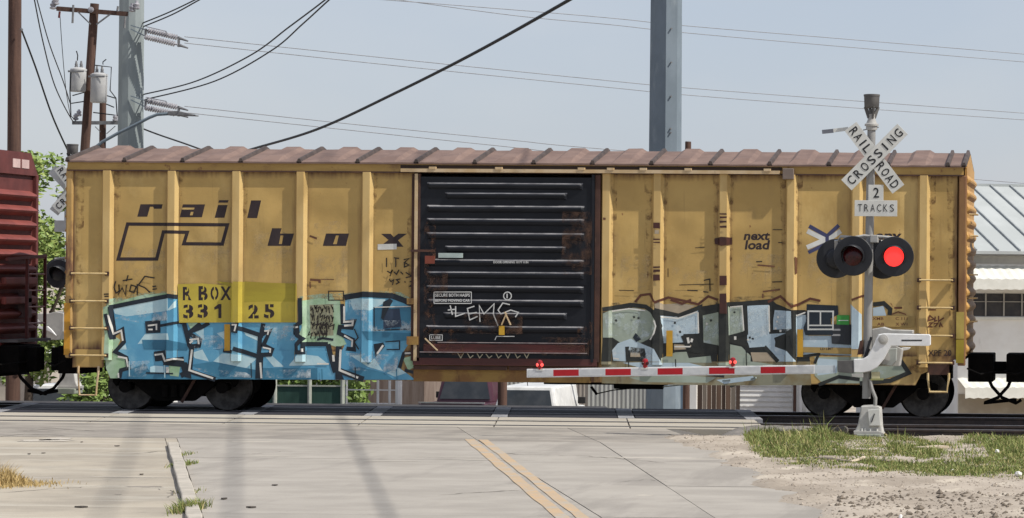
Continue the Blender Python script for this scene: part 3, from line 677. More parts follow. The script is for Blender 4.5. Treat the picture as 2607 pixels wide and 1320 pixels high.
K_blue = pm('spray_blue', (.12,.36,.52), (.085,.28,.44), scale=1.6, contrast=(.3,.7), spots=(((.27,.52,.62), .9, .50, .66, (1,1,1), .8), ((.035,.12,.2), 9, .68, .75, (1,1,.4), .5))); K_deep = pm('spray_deep_blue', (.05,.20,.31), (.035,.145,.235), scale=2); K_lite = pm('spray_light_blue', (.52,.68,.70), (.38,.57,.63), scale=3)
K_wht = pm('spray_white', (.72,.70,.64), (.6,.58,.52)); K_grn = pm('spray_pale_green', (.42,.56,.40), (.27,.42,.24), scale=3); K_sky = pm('spray_ice_blue', (.55,.75,.80), (.45,.66,.72))
K_gg = pm('spray_grey_green', (.34,.39,.32), (.27,.31,.24), scale=2, spots=(((.40,.46,.47), 3, .6, .7, (1,1,1), .6),)); K_ice = pm('spray_grey_blue', (.47,.57,.62), (.38,.48,.54), scale=2, spots=(((.66,.72,.73), 4, .56, .66, (1,1,1), .6),))
K_olive = pm('dark_olive_outline', (.016,.018,.017), (.028,.03,.026)); K_brn = pm('rust_red_line', (.13,.045,.022), (.09,.03,.018)); K_cream = pm('spray_cream', (.42,.34,.24), (.34,.28,.2))
K_ypatch = pm('stencil_patch_yellow', (.56,.44,.06), (.47,.36,.05), scale=2, spots=(((.40,.33,.07), 3, .55, .68, (1,1,.4), .6),)); K_ypatch2 = pm('stencil_patch_gold', (.40,.32,.035), (.34,.26,.03), scale=3, stretch=(.4,1,2))
K_yel = M_yel; K_refl = mat('reflector_amber', (.60,.33,.03), rough=.4); K_lbl = pm('label_white', (.66,.66,.62)); K_navy = pm('navy', (.05,.055,.13))
# --- big lettering
LAY = [.0012]
def one(name, *ops, label=None, lay=None):      # one painted mark = one part
    p = Paint(); p.lay = LAY[0] if lay is None else lay
    for o in ops:
        if o[0] == 'P': p.poly(*o[1:])
        elif o[0] == 'L': p.line(*o[1:])
        else: p.text(*o[1:])
    return p.done(name, label)
one('painted_letter', ('P', Z2([(1085,487),(1163,487),(1137,583),(1060,583)]), K_ink), ('P', Z2([(1160,487),(1256,487),(1248,522),(1190,522),(1182,506),(1158,506)]), K_ink))
one('painted_letter', ('P', Z2([(1412,488),(1583,488),(1559,587),(1388,587)]), K_ink), ('P', Z2([(1400,513),(1502,513),(1498,528),(1396,528)]), K_yel), ('P', Z2([(1474,546),(1494,546),(1488,572),(1466,572)]), K_yel))
one('painted_letter', ('P', Z4([(290,445),(362,445),(356,464),(284,464)]), K_ink), ('P', Z4([(282,482),(354,482),(330,578),(257,578)]), K_ink))
one('painted_letter', ('P', Z4([(532,447),(607,447),(577,580),(502,580)]), K_ink))
one('painted_letter', ('P', Z4([(690,657),(762,657),(750,697),(855,697),(828,790),(655,790)]), K_ink), ('P', Z4([(754,712),(775,712),(764,776),(741,776)]), K_yel))
one('painted_letter', ('P', Z4([(1097,697),(1270,697),(1248,790),(1073,790)]), K_ink), ('P', Z4([(1172,712),(1193,712),(1178,777),(1150,777)]), K_yel))
one('painted_letter', ('P', Z4([(1513,699),(1585,699),(1608,724),(1642,698),(1708,698),(1640,748),(1682,797),(1612,797),(1586,772),(1552,797),(1500,797),(1568,745)]), K_ink))
one('paper_label', ('P', Z4([(1487,777),(1630,774),(1630,816),(1487,820)]), K_lbl), lay=.004)
one('emblem_outline', ('L', [(325,571),(579,573),(566,622),(468,621),(477,592),(416,591),(399,660),(301,660)], 8.5, K_ink, True), label='dark outlined angular emblem under the painted letters')
one('slogan', ('T', 'next', 1893, 592, 1958, 612, K_ink, .03, .06), ('T', 'load', 1896, 612, 1957, 636, K_ink, .03, .06))
one('slogan', ('T', 'any', 2228, 595, 2292, 617, K_ink, .03, .06), ('T', 'road', 2232, 616, 2296, 640, K_ink, .03, .06))
one('cross_emblem', ('L', Z11([(50,893),(165,958),(240,888)]), 10, K_navy), ('L', Z11([(38,925),(162,985)]), 12, K_lbl), ('L', Z11([(252,925),(165,985)]), 12, K_lbl), ('L', Z11([(36,1030),(165,975)]), 12, K_lbl), ('L', Z11([(250,1040),(165,985)]), 12, K_lbl), ('L', Z11([(45,1062),(165,1003),(165,960)]), 9, K_navy))
# --- blue graffiti, left
p = Paint()
p.poly(Z5([(95,300),(150,275),(330,215),(480,180),(640,170),(760,185),(760,240),(400,330),(200,380),(170,560),(240,600),(200,700),(290,760),(330,860),(250,890),(240,955),(150,955),(110,860),(100,700),(110,560),(95,430)]), K_grn)
p.poly(Z5([(155,300),(690,200),(770,205),(790,440),(1880,440),(2060,470),(2060,966),(235,958),(250,880),(322,858),(300,760),(190,712),(272,625),(258,500),(190,555)]), K_blue)
p.poly(Z6([(0,440),(230,440),(250,640),(500,640),(560,800),(640,660),(600,480),(640,410),(650,210),(820,180),(1080,190),(1300,290),(1330,420),(1330,560),(1230,640),(1180,720),(1150,860),(1300,970),(0,966)]), K_blue)
for q in ([(175,310),(690,215),(690,330),(300,385),(190,360)], [(690,320),(760,235),(760,300),(700,330)], [(400,640),(470,545),(690,540),(700,600)], [(1100,800),(1180,725),(1380,740),(1500,775),(1390,872)], [(900,720),(1000,690),(1060,800),(930,770)], [(930,530),(1010,490),(1010,600)], [(1380,530),(1520,560),(1530,620),(1400,560)], [(1130,540),(1200,520),(1200,600)], [(1570,745),(1640,745),(1750,845),(1660,850)], [(1800,830),(1880,740),(1880,840)], [(270,880),(330,868),(440,940),(290,945)], [(230,690),(290,640),(300,690)]): p.poly(Z5(q), K_lite)
for q in ([(690,250),(830,320),(820,325),(720,320)], [(690,215),(1020,225),(1010,260),(880,330),(720,300)], [(900,525),(1070,540),(1110,590),(960,570)], [(690,740),(790,740),(860,830),(920,770),(1000,890),(860,850)], [(1030,905),(1140,860),(1215,905),(1110,940)], [(0,780),(80,850),(0,850)], [(130,840),(220,730),(400,750),(500,830)]): p.poly(Z6(q), K_lite)
for q in ([(240,960),(250,900),(470,820),(520,900),(760,900),(860,900),(1150,966)], [(440,600),(690,600),(860,640),(860,700),(460,690)], [(900,830),(1100,800),(1500,880),(1500,966),(1150,960)], [(1540,860),(2060,860),(2060,966),(1540,966)]): p.poly(Z5(q), K_deep)
for q in ([(810,520),(1300,540),(1320,600),(1000,620),(860,600)], [(640,880),(780,850),(1000,900),(1100,966),(800,966)]): p.poly(Z6(q), K_deep)
p.poly(Z6([(920,300),(1260,290),(1270,510),(925,515)]), K_deep); p.poly(Z6([(1000,320),(1150,310),(1170,480),(1000,500)]), pm('smudge_navy', (.03,.05,.09)))
# green between letters
p.poly(Z6([(250,240),(420,215),(600,240),(640,400),(600,520),(660,640),(580,670),(490,640),(250,640),(230,560),(260,480),(240,400)]), K_grn)
p.poly(Z6([(320,280),(540,270),(540,560),(330,570)]), pm('tag_wash', (.34,.33,.22), (.28,.27,.17)))
p.poly(Z6([(1180,770),(1300,740),(1320,840),(1230,880)]), K_grn); p.poly(Z5([(860,445),(980,445),(900,520)]), K_grn); p.poly(Z5([(690,840),(800,830),(780,940),(700,930)]), K_grn)
p.poly(Z5([(518,850),(560,838),(640,845),(645,905),(518,905)]), K_sky); p.poly(Z5([(663,850),(692,850),(692,905),(665,905)]), K_wht)
# black outlines
for q, w in (([(150,300),(420,245),(690,195),(770,205)], 11), ([(155,295),(175,430),(190,545),(260,505),(275,620),(195,710),(300,765),(320,860),(250,880),(235,955)], 10), ([(115,360),(165,580),(200,575)], 9),
             ([(610,470),(780,440),(850,452)], 7), ([(830,455),(880,650),(900,690),(885,890),(1120,966)], 12), ([(980,450),(870,540),(975,600),(965,655),(900,660)], 11), ([(1060,445),(980,490),(900,520)], 10), ([(1330,490),(1540,560),(1560,450)], 11),
             ([(1290,680),(1520,755),(1530,560),(1620,520),(1560,650),(1640,690),(1625,735),(1540,740)], 11), ([(1530,740),(1520,960)], 18), ([(1190,700),(1280,710)], 9), ([(560,770),(640,750),(660,800),(830,780)], 14), ([(640,810),(840,830),(860,900),(800,930)], 13), ([(480,905),(730,912)], 4)):
    p.line(Z5(q), w, K_blk)
for q in ([(468,430),(610,415),(612,535),(480,540)], [(550,710),(655,695),(660,790),(565,800)], [(1265,450),(1345,440),(1330,540),(1270,530)], [(800,840),(880,820),(900,960),(830,940)]): p.poly(Z5(q), K_blk)
for q, w in (([(240,215),(245,440),(190,480),(190,540),(260,590),(200,650),(205,715),(265,715),(265,640),(490,640)], 11), ([(640,210),(820,180),(1080,195),(1200,240),(1310,300)], 14), ([(620,270),(625,440),(730,430),(710,490),(600,480),(590,540),(720,600),(730,690),(660,680)], 10), ([(490,640),(530,800),(560,900)], 13),
             ([(590,660),(580,880),(820,966)], 15), ([(1300,720),(1190,730),(1150,860)], 9), ([(1310,300),(1335,430)], 8), ([(915,300),(915,515)], 3), ([(910,515),(1270,500)], 3), ([(1200,880),(1280,900),(1330,960)], 8), ([(390,600),(440,585),(540,600)], 6), ([(1020,620),(1150,610),(1150,690),(1030,690)], 3)):
    p.line(Z6(q), w, K_blk)
p.poly(Z6([(910,640),(1000,625),(1015,660),(930,760)]), K_blk); p.poly(Z6([(500,780),(560,900),(560,966),(640,966),(600,880),(590,660),(540,800)]), K_blk)
for q in ([(1000,250),(1060,220),(1090,240),(1040,330),(1000,420),(980,400)], [(170,460),(235,455),(240,540),(200,560)]): p.poly(Z6(q), K_blk)
# white cuts
for q, w in (([(140,370),(180,545),(250,515),(265,610)], 4.5), ([(220,755),(300,770),(315,850)], 4.5), ([(495,470),(575,460),(575,510)], 4), ([(500,505),(540,505)], 4), ([(560,740),(630,730),(655,795),(740,775),(830,785)], 4.5), ([(905,690),(880,880),(1100,955)], 5), ([(880,600),(960,590),(965,640)], 4.5), ([(880,630),(910,610)], 5), ([(1280,460),(1320,460),(1305,520)], 4), ([(1570,520),(1610,515),(1600,555)], 4), ([(1555,670),(1625,685),(1625,720)], 4), ([(1535,810),(1545,955)], 5), ([(225,905),(228,950)], 4)):
    p.line(Z5(q), w, K_wht)
for q, w in (([(640,290),(640,435),(720,430),(715,465),(640,470)], 5), ([(640,560),(715,605),(710,665)], 4.5), ([(608,690),(600,880),(770,950)], 5.5), ([(1000,650),(945,730)], 5), ([(1200,725),(1300,720)], 4.5), ([(260,680),(262,710)], 5), ([(540,740),(545,800)], 6), ([(200,485),(225,480)], 4), ([(390,820),(500,822)], 4), ([(920,300),(1260,292),(1265,500)], 2.5)):
    p.line(Z6(q), w, K_wht)
p.done('graffiti', 'blue and black block-letter graffiti with pale green edges')
# --- stencil patch with the car number, painted over the graffiti
p = Paint(); p.lay = .02
p.poly(Z5([(772,88),(1000,80),(1180,95),(1292,80),(1292,440),(785,442)]), K_ypatch); p.poly(Z5([(1291,62),(1600,74),(1880,82),(1880,440),(1291,440)]), K_ypatch); p.poly(Z5([(1390,62),(1600,74),(1872,84),(1870,250),(1600,245),(1385,255)]), K_ypatch2); p.poly(Z5([(1120,60),(1285,75),(1285,150),(1290,440),(1275,440),(1272,120)]), K_ypatch2)
for ch, x0, x1, y0, y1 in (('R',820,900,112,236),('B',965,1050,105,236),('O',1076,1150,108,234),('X',1166,1266,108,234),('3',825,918,275,402),('3',958,1052,272,398),('1',1112,1176,270,400),('2',1425,1520,275,402),('5',1570,1665,272,400)):
    (a, b_), (d, e) = Z5([(x0, y0), (x1, y1)])
    if ch == '1': p.poly(Z5([(1110,300),(1150,270),(1176,270),(1176,400),(1148,400),(1148,312),(1112,322)]), K_ink)
    else: p.text(ch, a, b_, d, e, K_ink, .035)
    if ch in '3O52BR':
        xm = (a+d)/2+(1 if ch in 'BR' else 0); p.line([(xm, b_-2), (xm, b_+11)], 3.2, K_ypatch); p.line([(xm, e-11), (xm, e+2)], 3.2, K_ypatch)
p.done('car_number', 'yellow patch stencilled with the black car number')
# --- black scrawls
K_tag = pm('marker_black', (.02,.015,.012)); sc = pm('rust_scrape', (.14,.06,.03)); K_wear = pm('post_wear_brown', (.07,.022,.016), (.05,.018,.014))
def many(name, ops, m, lay=.021): 
    return one(name, *[('L', q, w, m) for q, w in ops], lay=lay)
many('marker_tag', [(Z5(q), 3.4) for q in ([(200,60),(185,120),(205,170),(235,150),(230,90),(225,185),(260,120),(290,185),(300,95)], [(300,60),(315,5)], [(265,55),(355,40)], [(345,90),(330,150),(370,165),(390,110),(345,95)], [(400,85),(400,190)], [(560,30),(470,15),(410,95),(470,120),(520,165)], [(540,110),(575,105)], [(540,135),(580,130)], [(105,180),(150,178)], [(110,200),(150,198)])], K_tag)
many('marker_tag', [(Z4(q), 3) for q in ([(1555,880),(1555,950)], [(1610,880),(1650,885)], [(1625,885),(1625,950)], [(1685,895),(1725,885),(1690,915),(1725,935),(1690,950),(1690,920)], [(1560,980),(1585,995),(1600,970),(1580,1020)], [(1610,985),(1630,1005),(1650,970)], [(1660,985),(1680,1005)], [(1700,990),(1745,1020),(1700,1030)], [(1575,1040),(1590,1060),(1610,1045),(1600,1085)], [(1660,1040),(1630,1045),(1650,1065),(1625,1080)], [(1690,1060),(1700,1065)], [(1730,1060),(1765,1062),(1730,1095),(1770,1098)])], K_tag)
one('inspection_box', ('L', Z4([(1118,1132),(1230,1132),(1230,1200),(1118,1200)]), 2.6, K_tag, True), lay=.021)
tg = []
for k in range(26):
    x = 330+(k % 7)*32+random.uniform(-8,8); y = 290+(k//7)*75+random.uniform(-12,12)
    tg.append((Z6([(x, y), (x+random.uniform(-18,18), y+35), (x+random.uniform(5,30), y+15), (x+random.uniform(-5,25), y+65)]), 3.2))
tg += [(Z6([(420,500),(445,455),(480,480),(480,550),(430,545),(420,500)]), 4), (Z6([(735,500),(770,580),(735,620),(775,690)]), 3)]
many('marker_tag', tg, K_tag)
for q, w in (([(975,715),(1030,735)],5), ([(978,1045),(1050,1050),(1050,1070)],6), ([(1060,1042),(1160,1045)],2), ([(978,1060),(980,1110)],3)): many('scrape', [(Z4(q), w)], sc)
for q, w in (([(1445,668),(1518,668)],2), ([(1485,765),(1518,765)],2), ([(1320,910),(1365,908)],3), ([(1330,935),(1460,945)],4), ([(1440,1062),(1515,1060)],2.5), ([(1370,1135),(1410,1130),(1500,1118)],4), ([(1370,1150),(1370,1185)],4), ([(860,805),(930,800)],1.8), ([(740,1085),(1000,1078)],2), ([(800,1125),(880,1128)],3), ([(925,1050),(970,1040),(972,1130)],3), ([(920,1135),(960,1140)],3), ([(655,960),(655,1025)],2), ([(285,1125),(400,1128)],2), ([(170,585),(190,588)],6)): many('scrape', [(Z9(q), w)], sc if w > 3.5 else K_tag)
for x0, x1, rows_ in ((548,600,[(615,660),(735,745),(760,770),(945,955),(968,985),(1005,1050)]), (1048,1102,[(545,556),(568,580),(600,614),(640,655),(1015,1085),(1150,1300)])):
    for a, b_ in rows_: one('post_wear', ('P', Z9([(x0+random.uniform(-3,3),a),(x1+random.uniform(-3,3),a+random.uniform(-3,3)),(x1,b_),(x0,b_+random.uniform(-4,4))]), K_wear), lay=.021)
one('post_wear', ('P', Z9([(560,672),(592,672),(592,700),(560,700)]), K_cream), lay=.021); one('post_wear', ('P', Z9([(1005,735),(1060,722),(1138,728),(1138,780),(1060,790),(1010,775)]), K_wear), lay=.021)
one('rust_streak', ('P', Z9([(1612,870),(1630,880),(1628,1000),(1616,1000)]), sc), lay=.021)
# --- grey-green graffiti, right
p = Paint()
p.poly(Z10([(190,260),(430,215),(640,260),(660,230),(850,300),(1040,210),(1290,170),(1640,160),(1840,240),(1960,240),(2000,700),(180,700),(190,520)]), K_olive)
p.poly(Z10([(180,690),(2000,690),(2010,895),(1500,900),(760,892),(180,880)]), pm('dirty_overspray', (.20,.155,.075), (.27,.26,.18), scale=2.5, spots=(((.09,.045,.025), 3, .55, .68, (1,1,.4), .7),)))
p.poly(Z10([(420,830),(760,800),(1180,830),(1100,875),(560,870)]), K_gg); p.poly(Z10([(1180,850),(1500,815),(1520,850),(1250,885)]), K_ice)
p.poly(Z10([(360,700),(900,690),(1100,740),(760,760),(500,740)]), K_ice); p.poly(Z10([(1180,700),(1500,690),(1700,720),(1500,800),(1250,790)]), K_gg)
p.line(Z10([(190,760),(560,800),(900,770),(1250,820)]), 7, K_olive)
p.poly(Z10([(195,270),(260,240),(470,220),(590,245),(655,340),(640,440),(575,505),(480,540),(350,530),(270,480),(195,480)]), K_gg)
p.poly(Z10([(270,590),(320,530),(430,490),(540,540),(640,580),(700,690),(560,690),(540,600),(440,580),(400,600),(400,690),(280,680)]), K_ice)
p.poly(Z10([(640,150),(720,190),(860,180),(1000,200),(850,280),(720,250),(650,230)]), K_cream)
p.poly(Z10([(695,290),(850,300),(1020,240),(1030,445),(890,450),(930,520),(720,530)]), K_ice); p.poly(Z10([(1060,280),(1200,250),(1205,560),(1060,550)]), K_gg)
p.poly(Z10([(810,540),(960,545),(960,580),(810,590)]), K_cream); p.poly(Z10([(820,610),(920,605),(940,660),(1130,640),(1140,700),(700,700),(700,660)]), K_gg)
p.poly(Z10([(1285,210),(1410,200),(1430,430),(1290,465)]), K_gg); p.poly(Z10([(1450,200),(1640,195),(1650,440),(1700,470),(1690,560),(1800,600),(1880,690),(1720,690),(1600,560),(1450,570)]), K_ice)
p.poly(Z10([(1690,240),(1835,250),(1840,420),(1690,490),(1660,440)]), K_ice); p.poly(Z10([(1300,540),(1400,560),(1480,640),(1480,700),(1300,700)]), K_gg); p.poly(Z10([(1480,610),(1660,610),(1700,690),(1500,690)]), K_cream)
p.poly(Z12([(80,300),(150,280),(170,460),(380,460),(500,520),(500,610),(250,600),(80,620)]), K_ice); p.poly(Z12([(660,250),(740,235),(760,310),(660,320)]), K_ice); p.poly(Z12([(490,220),(575,300),(575,560),(500,560)]), K_ice)
p.poly(Z12([(220,620),(580,620),(760,650),(880,640),(910,740),(620,820),(280,820),(220,760)]), K_gg); p.poly(Z12([(240,630),(390,640),(390,740),(240,760)]), K_ice)
for q, w in (([(190,235),(260,225),(430,195),(560,210),(650,270)], 11), ([(650,270),(690,380),(650,490),(560,530)], 12), ([(640,240),(850,290),(1040,215),(1050,540),(1210,570)], 11), ([(1060,270),(1200,240)], 10), ([(1290,195),(1420,185),(1650,165),(1700,210)], 12), ([(1430,190),(1440,440),(1290,480)], 11), ([(1660,200),(1660,430),(1840,420)], 10), ([(400,560),(410,690)], 10), ([(430,580),(540,590),(560,680)], 9), ([(890,460),(940,580),(1140,620)], 13), ([(1600,560),(1720,690)], 10), ([(1290,500),(1440,540),(1460,610)], 12), ([(1690,500),(1840,440),(1860,560)], 10)): p.line(Z10(q), w, K_olive)
p.poly(Z10([(475,440),(525,495),(480,520),(450,480)]), K_blk); p.poly(Z10([(430,612),(510,612),(520,650),(430,650)]), K_cream)
for q, w in (([(660,225),(740,215),(790,260),(785,305)], 11), ([(80,290),(160,290)], 8), ([(850,620),(930,740),(790,800),(560,820)], 11), ([(100,620),(250,600),(220,670)], 7), ([(250,830),(400,770),(560,790)], 9)): p.line(Z12(q), w, K_olive)
for q in ([(470,170),(520,110),(600,100),(640,170)], [(640,175),(760,130),(900,160),(1020,190),(1110,120),(1190,150)], [(780,150),(880,185),(960,150)], [(1630,170),(1740,120),(1840,210),(1900,190),(2000,140),(2090,160)]): p.line(Z10(q), 6, K_brn)
for q in ([(500,190),(580,160),(640,150)],): p.line(Z12(q), 5, K_brn)
for q in ([(1345,470),(1345,500)], [(930,480),(940,530)], [(970,490),(960,520)]): p.line(Z10(q), 6, K_wht)
p.line(Z10([(640,330),(655,380),(640,440),(600,500)]), 4, K_wht)
p.done('graffiti', 'grey green and ice blue rounded graffiti letters')
# --- worked-up surface of the graffiti: lighter sprays, drips, dots
def spray(name, c1, scale, lo, hi, cov):     # broken, speckled coat: paint only where the noise says so
    m = mat('spray_'+name, c1, None, scale=4, rough=.6); n = m.node_tree.nodes; l = m.node_tree.links; b = n['Principled BSDF']
    tc = n.new('ShaderNodeTexCoord'); nz = n.new('ShaderNodeTexNoise'); nz.inputs['Scale'].default_value = scale; nz.inputs['Detail'].default_value = 8; nz.inputs['Roughness'].default_value = .7; l.new(tc.outputs['Object'], nz.inputs['Vector'])
    r = n.new('ShaderNodeMapRange'); r.inputs[1].default_value = lo; r.inputs[2].default_value = hi; r.inputs[4].default_value = cov; l.new(nz.outputs['Fac'], r.inputs[0]); l.new(r.outputs[0], b.inputs['Alpha']); return m
S_green = spray('mist_green', (.42,.58,.42), 5, .42, .62, .8); S_white = spray('mist_white', (.66,.74,.76), 4, .46, .66, .85); S_grime = spray('grime_brown', (.10,.05,.028), 3.2, .45, .66, .9); S_rust = spray('rust_bloom', (.15,.065,.028), 5, .50, .70, .8); S_dark = spray('mist_dark', (.03,.05,.06), 5, .48, .66, .6); S_pale = spray('chalk_fade', (.64,.50,.27), 1.6, .48, .66, .6)
one('overspray', ('L', Z5([(120,260),(330,215),(560,185),(760,180)]), 16, S_green), lay=.0006, label='pale green overspray above the blue letters')
one('overspray', ('L', Z6([(240,230),(420,205),(640,200),(900,170),(1150,190),(1320,290)]), 16, S_green), lay=.0006)
one('overspray', ('L', Z10([(190,215),(430,180),(650,215),(850,215),(1040,180),(1300,150),(1650,140),(1850,210)]), 14, S_dark), lay=.0006)
for pts in ([(190,400),(420,330),(690,340),(690,420),(400,440)], [(900,560),(1190,560),(1190,680),(930,700)], [(1560,470),(1860,470),(1860,600),(1650,640)], [(300,800),(520,790),(480,940),(300,940)], [(930,860),(1400,900),(1480,950),(1150,940)], [(1570,880),(2000,870),(2000,950),(1560,950)]): one('spray_fade', ('P', Z5(pts), S_white), lay=.0135)
for pts in ([(680,230),(880,230),(860,420),(700,420)], [(820,420),(1300,420),(1300,520),(820,520)], [(660,720),(1150,740),(1120,900),(700,880)]): one('spray_fade', ('P', Z6(pts), S_white), lay=.0135)
for pts in ([(210,280),(560,250),(640,400),(560,500),(230,460)], [(700,300),(1020,290),(1020,430),(760,440)], [(1460,210),(1640,210),(1640,420),(1460,540)], [(1690,260),(1830,270),(1830,410),(1700,470)], [(1070,300),(1200,280),(1200,520),(1070,520)], [(290,590),(520,560),(640,640),(500,680)], [(1300,220),(1410,210),(1420,420),(1300,440)]): one('spray_fade', ('P', Z10(pts), S_white), lay=.0135)
for x, y in ((460,300),(500,310),(300,330),(1100,360),(1130,330),(1340,260),(1720,300),(1710,340),(1700,400),(1470,480),(1500,490),(1460,500),(1740,420),(860,430),(820,350)): one('spray_dot', ('L', Z10([(x,y-8),(x+random.uniform(-6,10),y+random.uniform(6,14))]), 5, random.choice((K_wht, K_olive, K_olive))), lay=.0145)
for q in ([(700,300),(850,312),(1015,255)], [(1020,260),(1025,440)], [(1300,215),(1405,205),(1420,420)], [(1640,200),(1645,430)], [(270,250),(420,228),(560,245)], [(280,660),(330,668)], [(815,560),(955,560)], [(1880,290),(1960,260)]): one('white_edge', ('L', Z10(q), 3.4, K_wht), lay=.0148)
for px, y0, y1 in ((330,920,958),(420,930,962),(640,925,962),(820,940,966),(905,935,966),(1010,940,968),(1600,905,935),(1720,915,940),(1900,900,935)): one('paint_drip', ('L', [(px,y0),(px+1,y1)], 2.6, random.choice((K_blk, K_lite, K_deep)) if px < 1200 else K_olive), lay=.0146)
# rust blooms at sheet edges, on the corner, chord and around the door
for pts in ([(192,445),(215,445),(212,700),(196,820)], [(289,442),(310,442),(304,560),(292,600)], [(454,442),(466,442),(462,520),(456,560)], [(618,442),(632,442),(626,620),(620,640)], [(950,442),(962,442),(957,560),(952,600)], [(1036,560),(1058,540),(1058,800),(1040,790)], [(1557,445),(1572,445),(1566,760),(1559,800)], [(1688,442),(1700,442),(1696,720),(1690,760)], [(1856,442),(1868,442),(1864,700),(1858,760)], [(2027,470),(2044,460),(2040,700),(2029,720)], [(2366,445),(2384,445),(2378,700),(2368,760)], [(2410,445),(2430,445),(2430,900),(2418,900)], [(1640,445),(1660,445),(1660,800),(1650,790)], [(1815,445),(1830,445),(1830,780),(1820,780)], [(1540,905),(2350,915),(2350,950),(1540,945)], [(1985,445),(2001,445),(2001,700),(1992,720)]): one('rust_streak', ('P', pts, S_rust), lay=.0008)
for pts in ([(300,620),(420,640),(420,740),(300,720)], [(480,620),(585,610),(585,690),(480,700)], [(640,560),(745,600),(745,700),(640,690)], [(800,570),(880,560),(890,760),(800,740)], [(1580,640),(1655,650),(1650,760),(1580,760)], [(1710,680),(1800,690),(1820,745),(1700,750)], [(1880,640),(1990,650),(1990,750),(1880,740)], [(2060,640),(2150,700),(2150,760),(2050,760)], [(2230,700),(2320,700),(2330,780),(2230,780)]): one('chalky_patch', ('P', pts, S_pale), lay=.0007)
for (x0, y0, x1, y1, m_) in ((1078,560,1110,905,S_rust),(1080,840,1180,905,S_rust),(1470,820,1508,905,S_rust),(1090,690,1140,760,S_grime),(1380,860,1500,905,S_grime),(1430,540,1508,700,S_grime),(1180,800,1330,850,S_grime)):
    a_, b_ = P(x0, y1, YD-.056), P(x1, y0, YD-.056); MB().add([(a_.x, a_.y, a_.z), (b_.x, a_.y, a_.z), (b_.x, a_.y, b_.z), (a_.x, a_.y, b_.z)], [(0,1,2,3)]).build('rust_bloom', m_, door)
# --- placards and reflectors on the side
one('placard', ('P', Z12([(160,222),(395,232),(400,300),(340,330),(360,455),(150,455),(135,400),(155,350)]), K_blk), ('L', Z12([(172,275),(360,277),(358,412),(172,412)]), 4, K_lbl, True), ('L', Z12([(264,275),(264,380)]), 3.5, K_lbl), ('L', Z12([(172,382),(358,382)]), 3.5, K_lbl), lay=.0225, label='black placard with white frame')
one('placard', ('P', Z12([(340,375),(500,375),(495,530),(350,520)]), pm('placard_slate', (.03,.034,.04))), *[('L', Z12([(350,y),(415,y)]), 4.5, pm('placard_grey', (.35,.35,.35))) for y in (415, 455)], lay=.022)
one('placard', ('P', Z12([(390,305),(482,305),(480,378),(385,375)]), pm('placard_green', (.05,.30,.05))), ('L', Z12([(400,345),(475,345)]), 2, K_lbl), lay=.0232, label='small green placard')
one('stencil_note', ('P', Z12([(135,545),(500,552),(498,600),(130,585)]), pm('stencil_tan', (.40,.27,.09))), ('T', 'LD LMT', *Z12([(262,550)])[0], *Z12([(360,568)])[0], K_ink, .02), lay=.022)
one('stencil_note', ('P', Z12([(650,312),(790,308),(975,315),(975,395),(650,390)]), MATS['paint_stencil_tan']), *[('T', t, *Z12([(x0,y0)])[0], *Z12([(x1,y1)])[0], K_brn, .02) for x0, x1, y0, y1, t in ((655,740,320,342,'XMB'),(830,920,320,342,'C 111'),(690,745,362,384,'AB'),(830,920,362,384,'X W1'))], lay=.022)
one('stencil_note', ('T', 'XPF 20', *Z12([(1075,568)])[0], *Z12([(1252,612)])[0], K_ink, .01), lay=.022)
many('marker_tag', [(Z12(q), 3.5) for q in ([(1085,310),(1080,345),(1120,335),(1085,305)], [(1130,315),(1125,350),(1145,345)], [(1155,310),(1155,350),(1195,325)], [(1080,365),(1110,362),(1080,390),(1110,395)], [(1120,370),(1150,365),(1125,395)], [(1160,395),(1170,365),(1185,395)], [(1085,265),(1135,265)])], K_brn, .022)
many('marker_tag', [(Z12([(820,250),(880,250)]), 5), (Z12([(800,300),(850,280),(910,300)]), 3)], K_brn, .022)
for q in ((572,826,587,893),(1697,842,1713,908),(2030,839,2045,909)):
    pp = Paint(); pp.lay = .024; a, b_, d, e = q; pp.poly([(a,b_),(d,b_),(d,e),(a,e)], K_refl); pp.done('reflector')
# --- notes painted on the door
MDL = mat('stencil_white', (.62,.62,.6), rough=.6)
mb = MB()
def flush(nm):
    global mb
    mb.build(nm, MDL, door); mb = MB()
def dn(px, py, off=.053): q = P(px, py, YD-off); return q
def dtext(t, x0, y0, x1, y1, bold=.02):
    a, b_, d = dn(x0, y1), dn(x1, y1), dn(x0, y0); put_text(mb, t, a, b_-a, d-a, bold)
def dline(pts, w):
    for i, q in enumerate(stroke(pts, w)):
        v = [dn(*x, .0535+.0002*(i % 3)) for x in q]; mb.add(v, [(0,1,2,3)])
dtext('SECURE BOTH HASPS', 1108, 748, 1196, 756); dtext('BEFORE MOVING CAR', 1108, 762, 1196, 769)
dline([(1105,744),(1200,744)], 2); dline([(1105,773),(1200,773)], 2); dline([(1105,744),(1105,773)], 2); dline([(1200,744),(1200,773)], 2)
flush('hasp_notice')
dtext('DOOR OPENING 10 FT 0 IN', 1256, 665, 1345, 671, .03)
flush('stencil_line')
for q in ([(1146,778),(1152,802)], [(1140,790),(1158,788)], [(1160,780),(1160,806),(1184,798)], [(1208,780),(1190,786),(1196,815),(1216,806)], [(1193,800),(1214,796)], [(1222,820),(1220,778),(1232,800),(1258,774),(1256,800),(1268,830)], [(1298,776),(1280,772),(1268,790),(1275,800),(1300,790),(1320,796),(1312,808)]): dline(q, 3)
flush('white_tag')
dline([(1094,853),(1126,853),(1126,867),(1094,867),(1094,853)], 1.8); dtext('LUBE', 1098, 856, 1122, 864)
flush('lube_label')
dline([(1260,866),(1264,857),(1310,857)], 2)
flush('stencil_mark')
